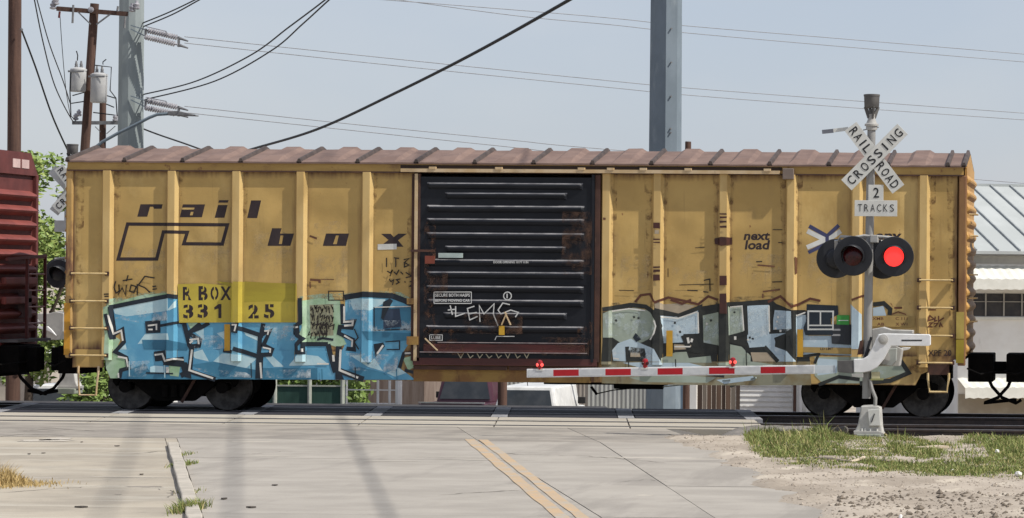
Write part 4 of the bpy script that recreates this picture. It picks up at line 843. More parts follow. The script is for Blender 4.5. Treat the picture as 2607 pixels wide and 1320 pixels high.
dline([(1292+10*math.cos(t/8*math.pi), 754+10*math.sin(t/8*math.pi)) for t in range(17)], 2.6); dline([(1291,748),(1291,760)], 3)
flush('circle_mark')
mb = MB()
for k, x in enumerate(range(1165, 1350, 24)):
    q = [(x, 900+random.uniform(-4,4)), (x+8, 912), (x+16, 898+random.uniform(-4,8))]
    for s in stroke(q, 2.4): mb.add([P(*z, YS-.105) for z in s], [(0,1,2,3)])
mb.build('scratch_marks', mat('chalk_cream', (.45,.40,.28), rough=.8), car)
# ================================================================ OTHER CARS
M_red = mat('boxcar_red', (.235,.058,.046), (.17,.042,.035), scale=1.5, rough=.6, spots=(((.32,.14,.11), 3, .6, .75, (.4,1,2), .5), ((.05,.018,.015), 3, .62, .74, (1,1,.5), .7)))
M_redd = mat('boxcar_red_dark', (.095,.024,.022), (.13,.034,.03), scale=3, rough=.7)
XE = P(88, 550, YS+2.86).x
rcar = thing('boxcar', 'dark red boxcar with ribbed end wall at the left edge of the picture', 'boxcar', (XE-7.9, 53.47, 0))
ztop = P(60, 384, YS+1.4).z
MB().box(XE-15.8, XE-.05, YS, YS+.05, .75, 4.25).build('side_wall', M_red, rcar); MB().box(XE-15.8, XE-.05, YS+2.85, YS+2.9, .75, 4.25).build('side_wall', M_red, rcar)
MB().prism([Vector((XE-15.8, YS-.03, 4.22)), Vector((XE-15.8, YS+.35, ztop)), Vector((XE-15.8, YS+2.55, ztop)), Vector((XE-15.8, YS+2.93, 4.22))], (15.84, 0, 0)).build('roof', M_redd, rcar)
car_end(XE-.02, 1, M_red, rcar, 1.0, 4.22, 11, mbase=M_redd, depth=.15, y0=YS+.1, y1=YS+2.82, pitch_top=.25)  # darker red base paints the shade between the ribs
for y in (YS-.01, YS+2.80): MB().box(XE-.06, XE+.06, y, y+.11, .75, 4.24).build('corner_post', M_redd, rcar, bevel=.015)
MB().box(XE-15.8, XE, YS+.05, YS+2.85, .8, 1.0).build('floor', M_redd, rcar)
MB().box(XE-.1, XE+.04, YS+.05, YS+2.85, .78, 1.06).build('end_sill', M_redd, rcar)
put = MB()
for i in range(2):
    q = P(42+i*13, 417, YS+2.0); put.box(XE+.055, XE+.065, YS+1.72+i*.42, YS+2.02+i*.42, q.z-.07, q.z+.11)
for i in range(2):
    z0 = P(45, 417, YS+2.0).z; MB().box(XE+.002, XE+.05, YS+1.62+i*.45, YS+1.98+i*.45, z0-.08, z0+.08).build('reporting_mark', mat('mark_pink_white', (.62,.45,.42), rough=.6), rcar)
# end ladder, brake platform and rails
for y in (YS+1.7, YS+2.62):
    MB().box(XE+.26, XE+.31, y, y+.05, 1.15, 2.72).build('ladder_stile', M_redd, rcar)
for k in range(6):
    z = 1.2+k*.30; MB().tube([(XE+.285, YS+1.72, z), (XE+.285, YS+2.65, z)], .016, 6).build('ladder_rung', mat('pinkish_rung', (.30,.13,.11), rough=.5), rcar)
MB().bar((XE+.29, YS+.7, 2.66), (XE+.29, YS+2.66, 2.74), .05, .05).build('handrail', M_redd, rcar)
for k, z in enumerate((2.25, 1.9)): MB().box(XE+.1, XE+.2, YS+.9, YS+2.5, z-.05, z+.09).build('end_rib_low', M_red, rcar, bevel=.03)
MB().box(XE+.02, XE+.42, YS+.9, YS+2.6, 1.17, 1.22).build('brake_platform', mat('platform_grey', (.13,.12,.12), rough=.8), rcar)
MB().box(XE+.06, XE+.2, YS+1.9, YS+2.2, 1.6, 2.1).build('brake_box', mat('dusty_mauve', (.16,.10,.10), rough=.8), rcar)
MB().box(XE-.25, XE+.02, YS+.3, YS+2.6, .55, .8).build('bolster', M_dark, rcar)
coupler(rcar, XE, 1, .40)
t3 = None
def truck_for(parent, xc_):
    global car
    keep = car; car = parent; t = truck(xc_); car = keep; return t
truck_for(rcar, XE-1.75)
XN = P(2625, 700, YS).x
ncar = thing('boxcar', 'brown boxcar just beyond the right edge, only its coupler in view', 'boxcar', (XN+7.9, 53.47, 0))
MB().box(XN+.04, XN+15.8, YS, YS+.05, .75, 4.25).build('side_wall', M_redd, ncar); MB().box(XN+.04, XN+15.8, YS+2.85, YS+2.9, .75, 4.25).build('side_wall', M_redd, ncar)
MB().prism([Vector((XN, YS-.03, 4.22)), Vector((XN, YS+1.45, 4.6)), Vector((XN, YS+2.93, 4.22))], (15.84, 0, 0)).build('roof', M_redd, ncar)
car_end(XN+.02, -1, M_redd, ncar, .9, 4.22, 11, depth=.08)
MB().box(XN, XN+15.8, YS+.05, YS+2.85, .8, 1.0).build('floor', M_redd, ncar)
coupler(ncar, XN, -1, .15); truck_for(ncar, XN+2.4)
# ================================================================ CROSSING SIGNAL
YG = 45.1
def s(px, py, dy=0.0): return P(px, py, YG+dy)
SC = 169.0
M_alu = mat('aluminium_mast', (.33,.325,.31), (.25,.245,.235), scale=3, rough=.5, stretch=(1,1,.3), metal=.2)
M_grey = mat('signal_grey', (.42,.41,.38), (.34,.33,.31), scale=5, rough=.6, spots=(((.2,.19,.17), 6, .62, .72, (1,1,1), .5),))
M_white = mat('gate_white', (.78,.78,.77), (.68,.68,.67), scale=5, rough=.5, spots=(((.42,.40,.36), 9, .62, .72, (1,1,.5), .5),))
M_signw = mat('sign_white_sheet', (.62,.62,.58), (.55,.55,.51), scale=4, rough=.45)
M_signk = mat('sign_black', (.014,.016,.018), (.02,.02,.022), scale=4, rough=.5)
M_blk = mat('flasher_black', (.012,.013,.017), (.02,.021,.025), scale=4, rough=.5)
M_bell = mat('bell_grey', (.085,.082,.08), (.12,.115,.11), scale=6, rough=.6)
base = s(2208, 1116); sig = thing('crossing_signal', 'flashing railway crossing signal with white crossbuck, one lit red lamp and lowered striped gate', 'crossing signal', (base.x, YG, 0))
mt, mb_ = s(2219, 318), s(2206, 1015)
MB().cone(mb_, mt, .066, .062, n=18).build('mast', M_alu, sig, smooth=True)
# bell on top
b0 = s(2219, 318); b = MB(); b.lathe(b0, (0,0,1), [(-.08,.085),(-.02,.085),(-.02,.105),(.01,.105),(.02,.08),(.12,.045),(.16,.05)], 18); bl = b.build('bell_neck', M_grey, sig, smooth=True)
b = MB()
for k in range(4):
    a = k*math.pi/2+.4; b.bar(b0+Vector((.04*math.cos(a), .04*math.sin(a), .10)), b0+Vector((.10*math.cos(a), .10*math.sin(a), .27)), .025, .05, up=(math.cos(a),math.sin(a),0))
b.cone(b0+Vector((0,0,.1)), b0+Vector((0,0,.24)), .03, n=8); b.build('bell_yoke', M_bell, sig)
b = MB(); b.lathe(b0, (0,0,1), [(.25,.095),(.27,.112),(.43,.118),(.43,.124),(.455,.124),(.46,.1)], 22); b.build('bell', M_bell, sig, smooth=True)
# crossbuck blades
BL = {}
def blade(parent, pa, pb, txts, dy, ysg=YG, front=-1):
    a, b_ = pa, pb; U = (b_-a).normalized(); V = Vector((-U.z, 0, U.x)); 
    w = .112
    m = MB(); m.prism([a-V*w, b_-V*w, b_+V*w, a+V*w], (0, .008, 0)); bo = m.build('crossbuck_blade', M_signw, parent, bevel=.002)
    L = (b_-a).length
    for (t0, t1, ch) in txts:
        t = MB(); o = a+U*(L*t0)-V*.068+Vector((0,-.004,0)); put_text(t, ch, o, U*(L*(t1-t0)), V*.136, .012); t.build('blade_letter', M_signk, bo)
    return bo
def letters(word, t0, t1, wd):
    n = len(word); out = []
    for i, ch in enumerate(word):
        cx_ = t0+(t1-t0)*(i+.5)/n; k = .28 if ch == 'I' else 1; out.append((cx_-wd*k/2, cx_+wd*k/2, ch))
    return out
z11 = lambda x, y, dy: s(*Z11([(x, y)])[0], dy)
ra, rb = z11(314,256,-.10), z11(620,658,-.10)
blade(sig, ra, rb, letters('RAIL', .03, .40, .075)+letters('ROAD', .585, .97, .075), 0)
ca, cb = z11(288,632,-.125), z11(647,273,-.125)
blade(sig, ca, cb, letters('CROSSING', .03, .985, .082), 0)
MB().bar(z11(135,292,.08), z11(300,272,.08), .02, .055).build('side_arm', M_signw, sig); MB().bar(z11(133,292,.079), z11(205,285,.079), .024, .06).build('arm_end', mat('slate_tip', (.16,.17,.2), rough=.5), sig)
MB().bar(z11(395,280,0), z11(495,262,0), .03, .015).build('top_bracket', M_grey, sig)
cc = z11(467,455,-.08); MB().box(cc.x-.03, cc.x+.03, cc.y-.02, YG, cc.z-.03, cc.z+.03).build('crossbuck_bracket', M_grey, sig)
# number plates
def plate(x0, y0, x1, y1, txt, dy, tx0, ty0, tx1, ty1):
    a, d = z11(x0, y1, dy), z11(x1, y0, dy)
    o = MB().box(a.x, d.x, a.y, a.y+.006, a.z, d.z).build('sign_plate', M_signw, sig, bevel=.002)
    p0, p1 = z11(tx0, ty1, dy-.004), z11(tx1, ty0, dy-.004); t = MB(); n = len(txt)
    if n == 1: put_text(t, txt, p0, (p1.x-p0.x, 0, 0), (0, 0, p1.z-p0.z), .01)
    else:
        for i, ch in enumerate(txt): put_text(t, ch, p0+Vector(((p1.x-p0.x)*(i+.1)/n, 0, 0)), ((p1.x-p0.x)/n*.66, 0, 0), (0, 0, p1.z-p0.z), .0)
    t.build('plate_lettering', M_signk, o)['kind'] = 'stuff'
plate(428,630,525,731,'2',-.09, 460,648,497,712); plate(340,730,613,830,'TRACKS',-.092, 357,755,602,800)
# flasher units
M_lens_off = mat('red_lens_dark', (.055,.004,.006), (.03,.003,.004), scale=20, rough=.25)
M_lens_on = mat('red_lens_lit', (.8,.03,.03), (.75,.03,.03), scale=10, rough=.3, emit=((1.0,.035,.03), 1.5))
def flasher(px, py, lit, face=-1, dy=-.2, tilt=.0):
    ctr = z11(px, py, dy); ax = Vector((tilt, face, 0)).normalized()
    d = MB().lathe(ctr, ax, [(0,.0),(0,.292),(.012,.30),(.024,.292),(.024,0)], 36).build('flasher', M_blk, sig, smooth=True)
    MB().lathe(ctr-ax*.2, ax, [(0,.06),(.02,.13),(.14,.165),(.2,.17)], 20).build('lamp_housing', M_blk, d, smooth=True)
    n = 24; b = MB(); vs = []       # hood, longer above
    u = ax.cross(Vector((0,0,1))).normalized()
    for k in range(n+1):
        t = -math.radians(35)+math.radians(250)*k/n; r = .175; q = ctr+ax*.02+u*math.cos(t)*r+Vector((0,0,1))*math.sin(t)*r
        ln = .06+.20*max(0, math.sin(t)); vs += [q, q+ax*ln+Vector((0,0,-.02*max(0, math.sin(t))))]
    fs = [(2*k, 2*k+1, 2*k+3, 2*k+2) for k in range(n)]; b.add(vs, fs); h = b.build('hood', M_blk, d, smooth=True)
    sm = h.modifiers.new('thickness', 'SOLIDIFY'); sm.thickness = .006
    MB().lathe(ctr+ax*.02, ax, [(0,.15),(.012,.148),(.035,.11),(.045,.05),(.048,0)], 28).build('lens', M_lens_on if lit else M_lens_off, d, smooth=True, label='glowing red lens' if lit else 'dark unlit red lens')
    return d
flasher(332,1084,False,-1,-.28,-.12); flasher(592,1088,True,-1,-.28,.02); flasher(222,1100,False,1,.28,-.1); flasher(520,1105,False,1,.3,.1)
b = MB(); b.tube([z11(330,968,-.05), z11(400,955,-.05), z11(520,962,-.05), z11(600,970,-.05)], .022, 8); b.tube([z11(240,985,.2), z11(250,960,.1), z11(470,975,.0)], .022, 8); b.build('crossarm', M_grey, sig)
for px, py, dd in ((332,1000,-.12),(592,1000,-.12),(222,1010,.15),(520,1010,.15)): MB().bar(z11(px,py+75,dd), z11(px,py-25,dd*.5), .05, .05).build('crossarm_drop', M_grey, sig)
MB().box(*sum(([z11(440,960,-.05).x, z11(490,960,-.05).x], [YG-.1, YG+.1], [z11(440,1000,0).z, z11(440,950,0).z]), [])).build('crossarm_clamp', M_grey, sig, bevel=.01)
# gate mechanism
z12 = lambda x, y, dy=0: s(*Z12([(x, y)])[0], dy)
def shp(name, pts, dy, th, m, bev=.012, par=None, **k): 
    return MB().prism([z12(x, y, dy) for x, y in pts], (0, th, 0)).build(name, m, par or sig, bevel=bev, **k)
shp('gate_mechanism', [(650,410),(735,395),(800,415),(960,420),(960,445),(840,540),(880,560),(860,690),(700,690),(650,600)], .10, .32, M_grey)
MB().cone(z12(740,625,.08), z12(740,625,-.05), .10, n=18).build('main_shaft', M_grey, sig, smooth=True)
arm = shp('counterweight_arm', [(700,450),(740,443),(1085,450),(1095,462),(1095,530),(1085,537),(800,535),(775,575),(740,640),(690,700),(640,728),(590,738),(515,738),(512,636),(585,634),(620,612),(650,560),(685,480)], -.20, .07, M_white, .015)
shp('slot', [(875,490),(1030,490),(1030,500),(875,500)], -.203, .002, M_blk, 0, arm)
MB().lathe(z12(737,488,-.2), (0,-1,0), [(0,.075),(.012,.075),(.018,.045),(.03,.045),(.034,0)], 20).build('pivot_boss', M_grey, arm, smooth=True)
shp('rear_support_arm', [(720,640),(770,580),(810,545),(945,548),(930,565),(830,585),(760,620)], .45, .06, M_white)
shp('arm_clamp', [(390,648),(512,645),(515,738),(500,745),(395,735)], -.19, .05, M_bell, .006)
shp('clamp_plate', [(497,748),(585,745),(585,775),(500,770)], -.2, .04, M_grey, .004)
shp('conduit_box', [(648,735),(710,733),(710,785),(648,785)], -.1, .09, mat('pale_yellow_box', (.62,.58,.36), rough=.5), .006)
shp('box_shelf', [(640,786),(738,782),(735,796),(640,797)], -.12, .13, mat('olive_plate', (.30,.30,.12), rough=.6), .002)
shp('motor_cover', [(745,560),(840,555),(835,650),(800,688),(720,680)], .02, .14, mat('cover_grey_green', (.36,.38,.36), rough=.5), .01)
shp('cable_guard', [(560,500),(582,490),(585,600),(540,605),(548,560)], -.06, .05, M_rust, .004)
b = MB(); b.tube([z12(638,790,-.09), z12(650,860,-.1), z12(678,930,-.1), z12(676,1000,-.09)], .028, 8); b.build('cable_conduit', M_alu, sig, smooth=True)
b = MB(); b.tube([z12(632,560,-.06), z12(600,620,-.085), z12(648,470,-.09)], .02, 6); b.build('cable', M_blk, sig)
# striped gate arm
M_gred = mat('reflective_red', (.42,.006,.014), (.36,.006,.012), scale=8, rough=.35); M_grefl = mat('reflective_silver', (.56,.57,.57), (.47,.48,.49), scale=9, rough=.35)
ya = -.17
pL0, pL1 = s(1341, 962, ya), s(1341, 940, ya); pR0, pR1 = s(2118, 952, ya), s(2118, 929, ya)
def arm_at(px, t):   # t 0 bottom .. 1 top
    k = (px-1341)/(2118-1341); a = pL0.lerp(pR0, k); b_ = pL1.lerp(pR1, k); return a.lerp(b_, t)
ga = MB().prism([arm_at(1341,0), arm_at(2075,0), arm_at(2075,1), arm_at(1341,1)], (0,.045,0)).build('gate_arm', M_white, sig, bevel=.004)
edges_ = [(1345,1409,0),(1409,1474,1),(1474,1542,0),(1542,1607,1),(1607,1675,0),(1675,1739,1),(1739,1806,0),(1806,1871,1),(1871,1937,0),(1937,2000,1),(2000,2072,2)]
for a, b_, r in edges_:
    o = Vector((0,-.004,0)); MB().prism([arm_at(a,.14)+o, arm_at(b_,.14)+o, arm_at(b_,.86)+o, arm_at(a,.86)+o], (0,.003,0)).build('red_stripe' if r == 1 else 'silver_stripe', M_gred if r == 1 else M_grefl, ga)
MB().prism([arm_at(2075,.05), arm_at(2125,.1), arm_at(2125,.9), arm_at(2075,.95)], (0,.05,0)).build('arm_sleeve', mat('sleeve_pale', (.55,.60,.63), (.42,.47,.5), scale=6, rough=.4), sig)
for px, lit in ((1374,1),(1643,0),(1866,1)):
    q = arm_at(px, 1)+Vector((0,.02,0)); g = MB().lathe(q, (0,0,1), [(-.01,.034),(.03,.036),(.035,.04),(.09,.044),(.12,.036),(.135,.0)], 14).build('gate_lamp', mat('gate_lamp_red', (.34,.012,.016), (.24,.01,.014), scale=10, rough=.3), sig, smooth=True)
    for sx_ in (-1, 1): MB().lathe(q+Vector((sx_*.028, -.016, .06)), (sx_*.75,-.66,0), [(0,.028),(.016,.026),(.022,.0)], 12).build('lamp_lens', mat('gate_lens_lit', (.8,.05,.05), rough=.2, emit=((1,.10,.08), 1.3)) if lit else M_lens_off, g, smooth=True)
    MB().box(q.x-.05, q.x+.05, q.y-.03, q.y+.03, q.z-.03, q.z+.0).build('lamp_mount', M_signw, g)
# base
shp('pedestal', [(567,990),(655,985),(715,1000),(718,1030),(725,1150),(735,1195),(515,1195),(545,1130),(560,1050)], -.13, .3, mat('pedestal_grey', (.40,.39,.36), (.5,.49,.46), scale=4, rough=.6), .02)
shp('junction_door', [(620,1020),(708,1012),(716,1140),(630,1140)], -.165, .03, M_signw, .006); shp('door_handle', [(645,1112),(668,1048),(674,1050),(652,1114)], -.18, .014, M_blk, 0)
for x in (575, 600, 640, 690): 
    MB().cone(z12(x,1200,-.14), z12(x,1160,-.14), .014, n=8).build('anchor_bolt', M_signw, sig)
shp('base_flange', [(512,1178),(700,1180),(738,1195),(735,1208),(515,1206)], -.17, .36, M_grey, .006)
shp('foundation', [(530,1206),(720,1206),(725,1262),(528,1262)], -.22, .5, mat('foundation_concrete', (.26,.28,.23), (.2,.22,.18), scale=4, rough=.9), .02)
# the signal on the far side of the tracks: same kind, turned round, with crossbucks on both faces
far = copy_tree(sig, (0,0,0), None, math.pi)
q = P(184, 900, 62.0); far.location = (q.x, 62.0, -.08)
far['label'] = 'crossing signal behind the train, half hidden in the gap between the two boxcars'
far['group'] = sig['group'] = 'railway crossing signals'
WLOC[far.name] = Vector(far.location)
for o in far.children:
    for l_ in o.children:
        if l_.name.split('.')[0] == 'lens': l_.data = l_.data.copy(); l_.data.materials[0] = M_blk
    if o.name.split('.')[0] in ('flasher', 'crossarm', 'crossarm_drop', 'crossarm_clamp'): o.location.z -= .24
off = Vector((q.x, 62.0-.02, -.08))-Vector((base.x, YG, 0))
for bo in (blade(far, ra+off, rb+off, letters('RAIL', .03, .40, .075)+letters('ROAD', .585, .97, .075), 0), blade(far, ca+off, cb+off, letters('CROSSING', .03, .985, .082), 0)):
    bo.location = (-bo.location.x, -bo.location.y, bo.location.z); bo.rotation_euler = (0, 0, -math.pi)
# ================================================================ POLES AND WIRES
M_wood = mat('pole_wood', (.105,.058,.042), (.065,.036,.028), scale=3, rough=.9, stretch=(4,4,.25), bump=.4, bscale=12, spots=(((.17,.11,.085), 3, .6, .75, (4,4,.3), .6),))
M_galv = mat('galvanised_pole', (.185,.225,.26), (.15,.185,.215), scale=1.5, rough=.65, metal=.0, spec=.2, stretch=(1,1,.5), spots=(((.27,.31,.33), 3, .55, .7, (1,1,.3), .5),))
M_ins = mat('insulator_glaze', (.42,.41,.43), (.25,.245,.27), scale=8, rough=.3)
M_hw = mat('pole_hardware', (.13,.13,.14), (.2,.2,.2), scale=8, rough=.6)
M_can = mat('transformer_grey', (.50,.50,.49), (.42,.42,.42), scale=3, rough=.4)
M_wire = mat('wire_black', (.02,.02,.024), rough=.7); M_wireg = mat('wire_aluminium', (.26,.265,.28), rough=.6)
GZ0 = -2.2
def wood_pole(px_top, py_top, px_b, py_b, Y, r, label, ztop=None, group='wooden utility poles'):
    a, b_ = P(px_top, py_top, Y), P(px_b, py_b, Y)
    d = (a-b_)/(a.z-b_.z)
    foot = b_+d*(GZ0-.3-b_.z); top = a if ztop is None else b_+d*(ztop-b_.z)
    t = thing('utility_pole', label, 'pole', (foot.x, foot.y, GZ0), group)
    MB().cone(foot, top, r*1.12, r*.92, n=14).build('pole_shaft', M_wood, t, smooth=True); return t
pA = wood_pole(38, 0, 36, 380, 70, .155, 'thick dark wooden pole rising behind the red boxcar', 12.5)
MB().tube([P(53, 75, 69.8), P(56, 76, 69.7)], .03).build('cable_clamp', M_hw, pA)
pB = wood_pole(241, 10, 216, 385, 80, .125, 'leaning wooden pole with crossarm and two grey transformer cans')
YB = 80.0
q = lambda x, y, dy=0: P(x*560/1698, y*430/1304, YB+dy)     # first zoom of the photograph
ca_ = MB().bar(q(440,68,-.16), q(985,110,-.16), .10, .12).build('crossarm', M_wood, pB)
b = MB(); b.bar(q(600,92,-.2), q(700,190,-.2), .03, .03); b.build('arm_brace', M_hw, pB); b = MB(); b.bar(q(850,112,-.2), q(745,190,-.2), .03, .04); b.build('arm_brace', M_hw, pB)
def insul(x, y, par, dy=-.16, h=.24, r=.09):
    p0 = q(x, y, dy); MB().lathe(p0, (0,0,1), [(0,.03),(.02,r),(.06,r*1.05),(.07,r*.6),(.11,r*.9),(.15,r*.9),(.17,r*.5),(h,r*.45),(h,.0)], 12).build('insulator', M_ins, par, smooth=True)
for x, y in ((430,40),(410,75),(1020,95),(1055,75)): insul(x, y, pB)
MB().lathe(q(705,78,-.2), (0,-1,0), [(0,.05),(.02,.08),(.06,.08),(.08,.03)], 12).build('crossarm_bolt', M_ins, pB)
for x, y0, y1 in ((560,40,180),(455,90,140),(960,130,220),(905,50,90)): MB().cone(q(x,y1,-.25), q(x+6,y0,-.25), .03, n=8).build('cutout_fuse', M_hw if x != 455 else mat('maroon_cap', (.12,.03,.03), rough=.5), pB)
def can(x0, x1, y0, y1, dy):
    p1, p0 = q((x0+x1)/2, y0, dy), q((x0+x1)/2-6, y1, dy); r = (q(x1, y0, dy)-q(x0, y0, dy)).length/2
    o = MB().lathe(p0, (p1-p0), [(0,r*.9),(.03,r),((p1-p0).length-.06,r),((p1-p0).length-.05,r*1.05),((p1-p0).length,r*1.05),((p1-p0).length+.04,r*.6),((p1-p0).length+.05,0)], 20).build('transformer', M_can, pB, smooth=True)
    for k in (-.3, .35): MB().lathe(p1+Vector((k*r,0,.02)), (0,0,1), [(0,.05),(.05,.05),(.06,.035),(.1,.045),(.14,.03),(.2,.02)], 10).build('bushing', M_hw, o, smooth=True)
    MB().box(p1.x-r*1.04, p1.x+r*1.04, p1.y-r*1.06, p1.y-r*1.02, p1.z-.1, p1.z-.05).build('can_band', M_hw, o)
can(548,665,535,710,-.35); can(705,828,575,795,-.42)
pC = wood_pole(797, 0, 797, 0, 86, .10, 'short wooden pole with low crossarm beside the leaning transformer pole') if False else None
a_, b__ = P(263, 262, 86), P(261, 380, 86); foot = Vector((b__.x, 86, GZ0-.3))
pC = thing('utility_pole', 'short wooden pole with low crossarm beside the leaning transformer pole', 'pole', (foot.x, 86, GZ0), 'wooden utility poles')
MB().cone(foot, Vector((b__.x, 86, a_.z)), .11, .095, n=12).build('pole_shaft', M_wood, pC, smooth=True)
YB = 86.0
MB().bar(q(560,950,-.14), q(1090,950,-.14), .09, .1).build('crossarm', M_hw, pC)
for x, y in ((585,930),(610,900),(890,940),(1040,945)): insul(x, y, pC, -.14, .2, .08)
b = MB(); b.bar(q(735,980,-.16), q(775,1020,-.16), .02, .02); b.build('arm_brace', M_hw, pC); b = MB(); b.bar(q(890,975,-.16), q(822,1035,-.16), .02, .02); b.build('arm_brace', M_hw, pC)
MB().cone(q(965,1050,-.16), q(965,970,-.16), .035, n=8).build('hanging_insulator', M_ins, pC)
# droppers around the transformers
YB = 80.0
dr = thing('service_cable', 'thin black jumper wires looped round the transformer cans', 'cable', tuple(q(640,900,-.5)))
for pts in ([(590,395),(600,430),(597,470)], [(545,545),(540,700),(548,900),(590,930)], [(730,505),(860,520),(850,700),(895,760),(905,900)], [(795,500),(795,480),(820,460)], [(825,740),(890,760)], [(560,740),(650,715)], [(550,800),(650,785)], [(720,870),(880,890)], [(820,805),(880,830)]):
    MB().tube([q(*z, -.5) for z in pts], .016, 5).build('jumper_wire', M_wire, dr)
# steel transmission poles
def steel_pole(pxl, pxr, py, Y, label, height, sides=8, rot=0.0, m=None):
    a, b_ = P(pxl, py, Y), P(pxr, py, Y); r = (b_.x-a.x)/2; x = (a.x+b_.x)/2
    t = thing('steel_pole', label, 'pole', (x, Y, GZ0), 'galvanised steel poles')
    MB().cone((x, Y, GZ0-.3), (x, Y, height), r*1.1, r*.82, n=sides, rot=rot).build('pole_shaft', m or M_galv, t); return t, x, r
sp1, sx1, sr1 = steel_pole(301, 365, 300, 85, 'faceted steel pole at left carrying two ribbed insulator strings', 24, 12, .1, mat('old_zinc', (.27,.305,.305), (.22,.25,.25), scale=1.5, rough=.65, spec=.2, stretch=(1,1,.4)))
sp2, sx2, sr2 = steel_pole(1655, 1735, 200, 75, 'large faceted steel pole rising behind the middle of the yellow boxcar', 27, 8, math.radians(-90+8.4))
for k, py in enumerate((76, 162, 248, 330, 340)): 
    z = P(1712, py, 75).z; MB().cone((sx2+sr2*.45, 75-sr2*.85, z), (sx2+sr2*.50, 75-sr2*.98, z), .022, n=6).build('step_bolt', M_hw, sp2)
def string_ins(x0, y0, x1, y1, Y):
    a, b_ = P(x0, y0, Y), P(x1, y1, Y); d = b_-a; L = d.length
    for dz in (-.0, -.20):
        o = a+Vector((0, -.1 if dz else .1, dz)); pr = [(0,.03)]; n = 13
        for i in range(n): s0 = L*(.04+.9*i/n); pr += [(s0,.03),(s0+.01,.085),(s0+L*.03,.085),(s0+L*.036,.03)]
        pr.append((L,.03)); MB().lathe(o, d, pr, 10).build('insulator_string', M_ins, sp1, smooth=False)
    e = d.normalized()
    for p_ in (a, b_): MB().bar(p_+Vector((0,0,.04)), p_+Vector((0,0,-.26)), .09, .05, up=(1,0,0)).build('yoke_plate', M_hw, sp1)
    MB().bar(a+Vector((0,0,.10)), a+d*.62+Vector((0,0,.10)), .03, .025).build('arcing_horn', M_ins, sp1); MB().bar(a+d*.62+Vector((0,0,.10)), a+d*.62+Vector((0,0,-.02)), .02, .02).build('arcing_horn', M_hw, sp1)
    for dz in (.0, -.18): MB().bar(P(x0-38, y0-12, Y)+Vector((0,0,dz*.6)), a+Vector((0,0,dz)), .03, .03).build('tower_link', M_galv, sp1)
    for dz in (0, -.2): MB().cone(b_+Vector((0,0,dz)), b_+e*.28+Vector((0,0,dz-.03)), .045, .02, n=8).build('dead_end_clamp', M_hw, sp1)
string_ins(371, 77, 455, 97, 84.6); string_ins(371, 257, 455, 274, 84.6)
WN = []
def wire(pts, Ys, r, label, m=M_wire, sub=10, group=None):
    W3 = [P(x, y, Y) for (x, y), Y in zip(pts, Ys)]
    # smooth curve through the surveyed points
    out = []
    for i in range(len(W3)-1):
        p0 = W3[max(0, i-1)]; p1 = W3[i]; p2 = W3[i+1]; p3 = W3[min(len(W3)-1, i+2)]
        for k in range(sub):
            t = k/sub; out.append(.5*((2*p1)+(p2-p0)*t+(2*p0-5*p1+4*p2-p3)*t*t+(3*p1-p0-3*p2+p3)*t**3))
    out.append(W3[-1]); o = MB().tube(out, r, 5).build('overhead_wire', m); return tag(o, label, 'wire', group or 'overhead wires')
wire([(600,392),(650,378),(810,329),(1012,235),(1215,132),(1450,0),(1600,-90)], [94,91,85,78,71,63,59], .040, 'thick black cable climbing from the boxcar roof to the top of the picture')
wire([(366,241),(500,207),(640,140),(735,70),(828,0),(900,-60)], [85,82,78,74,70,66], .02, 'upper of two grey wires climbing from the left steel pole')
wire([(370,254),(545,208),(690,130),(770,62),(838,0),(905,-58)], [85,82,78,74,70,66], .02, 'lower of two grey wires climbing from the left steel pole')
wire([(362,60),(430,32),(497,0),(560,-33)], [85,83,81,79], .02, 'short grey wire leaving the top left steel pole crossarm')
wire([(366,68),(440,37),(508,0),(570,-33)], [85,83,81,79], .02, 'short grey wire just below its twin beside the steel pole')
def tl(pts, lab, Y0=84.6, Y1=105): 
    n = len(pts); wire(pts, [Y0+(Y1-Y0)*(x-460)/2150 for x, y in pts], .012, lab, M_wireg, group='long transmission wires')
tl([(470,94),(1000,150),(1560,207),(1755,225),(2200,259),(2640,291)], 'upper long wire from the top insulator string across the whole sky')
tl([(470,110),(1000,167),(1560,224),(1755,243),(2200,277),(2640,308)], 'lower long wire from the top insulator string across the whole sky')
tl([(470,271),(900,317),(1300,357),(1560,382),(2640,470)], 'upper long wire from the lower insulator string down behind the roof')
tl([(470,287),(900,333),(1300,375),(1560,400),(2640,486)], 'lower long wire from the lower insulator string down behind the roof')
tl([(900,-6),(1300,25),(1560,47),(1755,67),(2200,104),(2640,141)], 'highest of the long wires at the upper right')
tl([(930,-12),(1300,39),(1560,64),(1755,85),(2200,124),(2640,161)], 'second highest of the long wires at the upper right')
wire([(53,72),(90,170),(135,300),(190,420)], [70,72,74,77], .022, 'dark wire drooping from the thick left pole towards the boxcar gap')
wire([(86,-8),(110,110),(140,220),(182,304),(192,308)], [70,74,78,85,86], .016, 'first of two thin wires drooping at the upper left')
wire([(92,-8),(125,110),(160,205),(178,262)], [70,74,77,80], .014, 'second of two thin wires drooping at the upper left')
wire([(348,322),(400,342),(470,366),(520,384)], [86,86,86,86], .024, 'black wire sagging right from the short pole crossarm')
wire([(152,30),(158,120),(168,230),(180,300)], [80,81,83,85.8], .010, 'faint thread-like wire hanging beside the transformer pole')
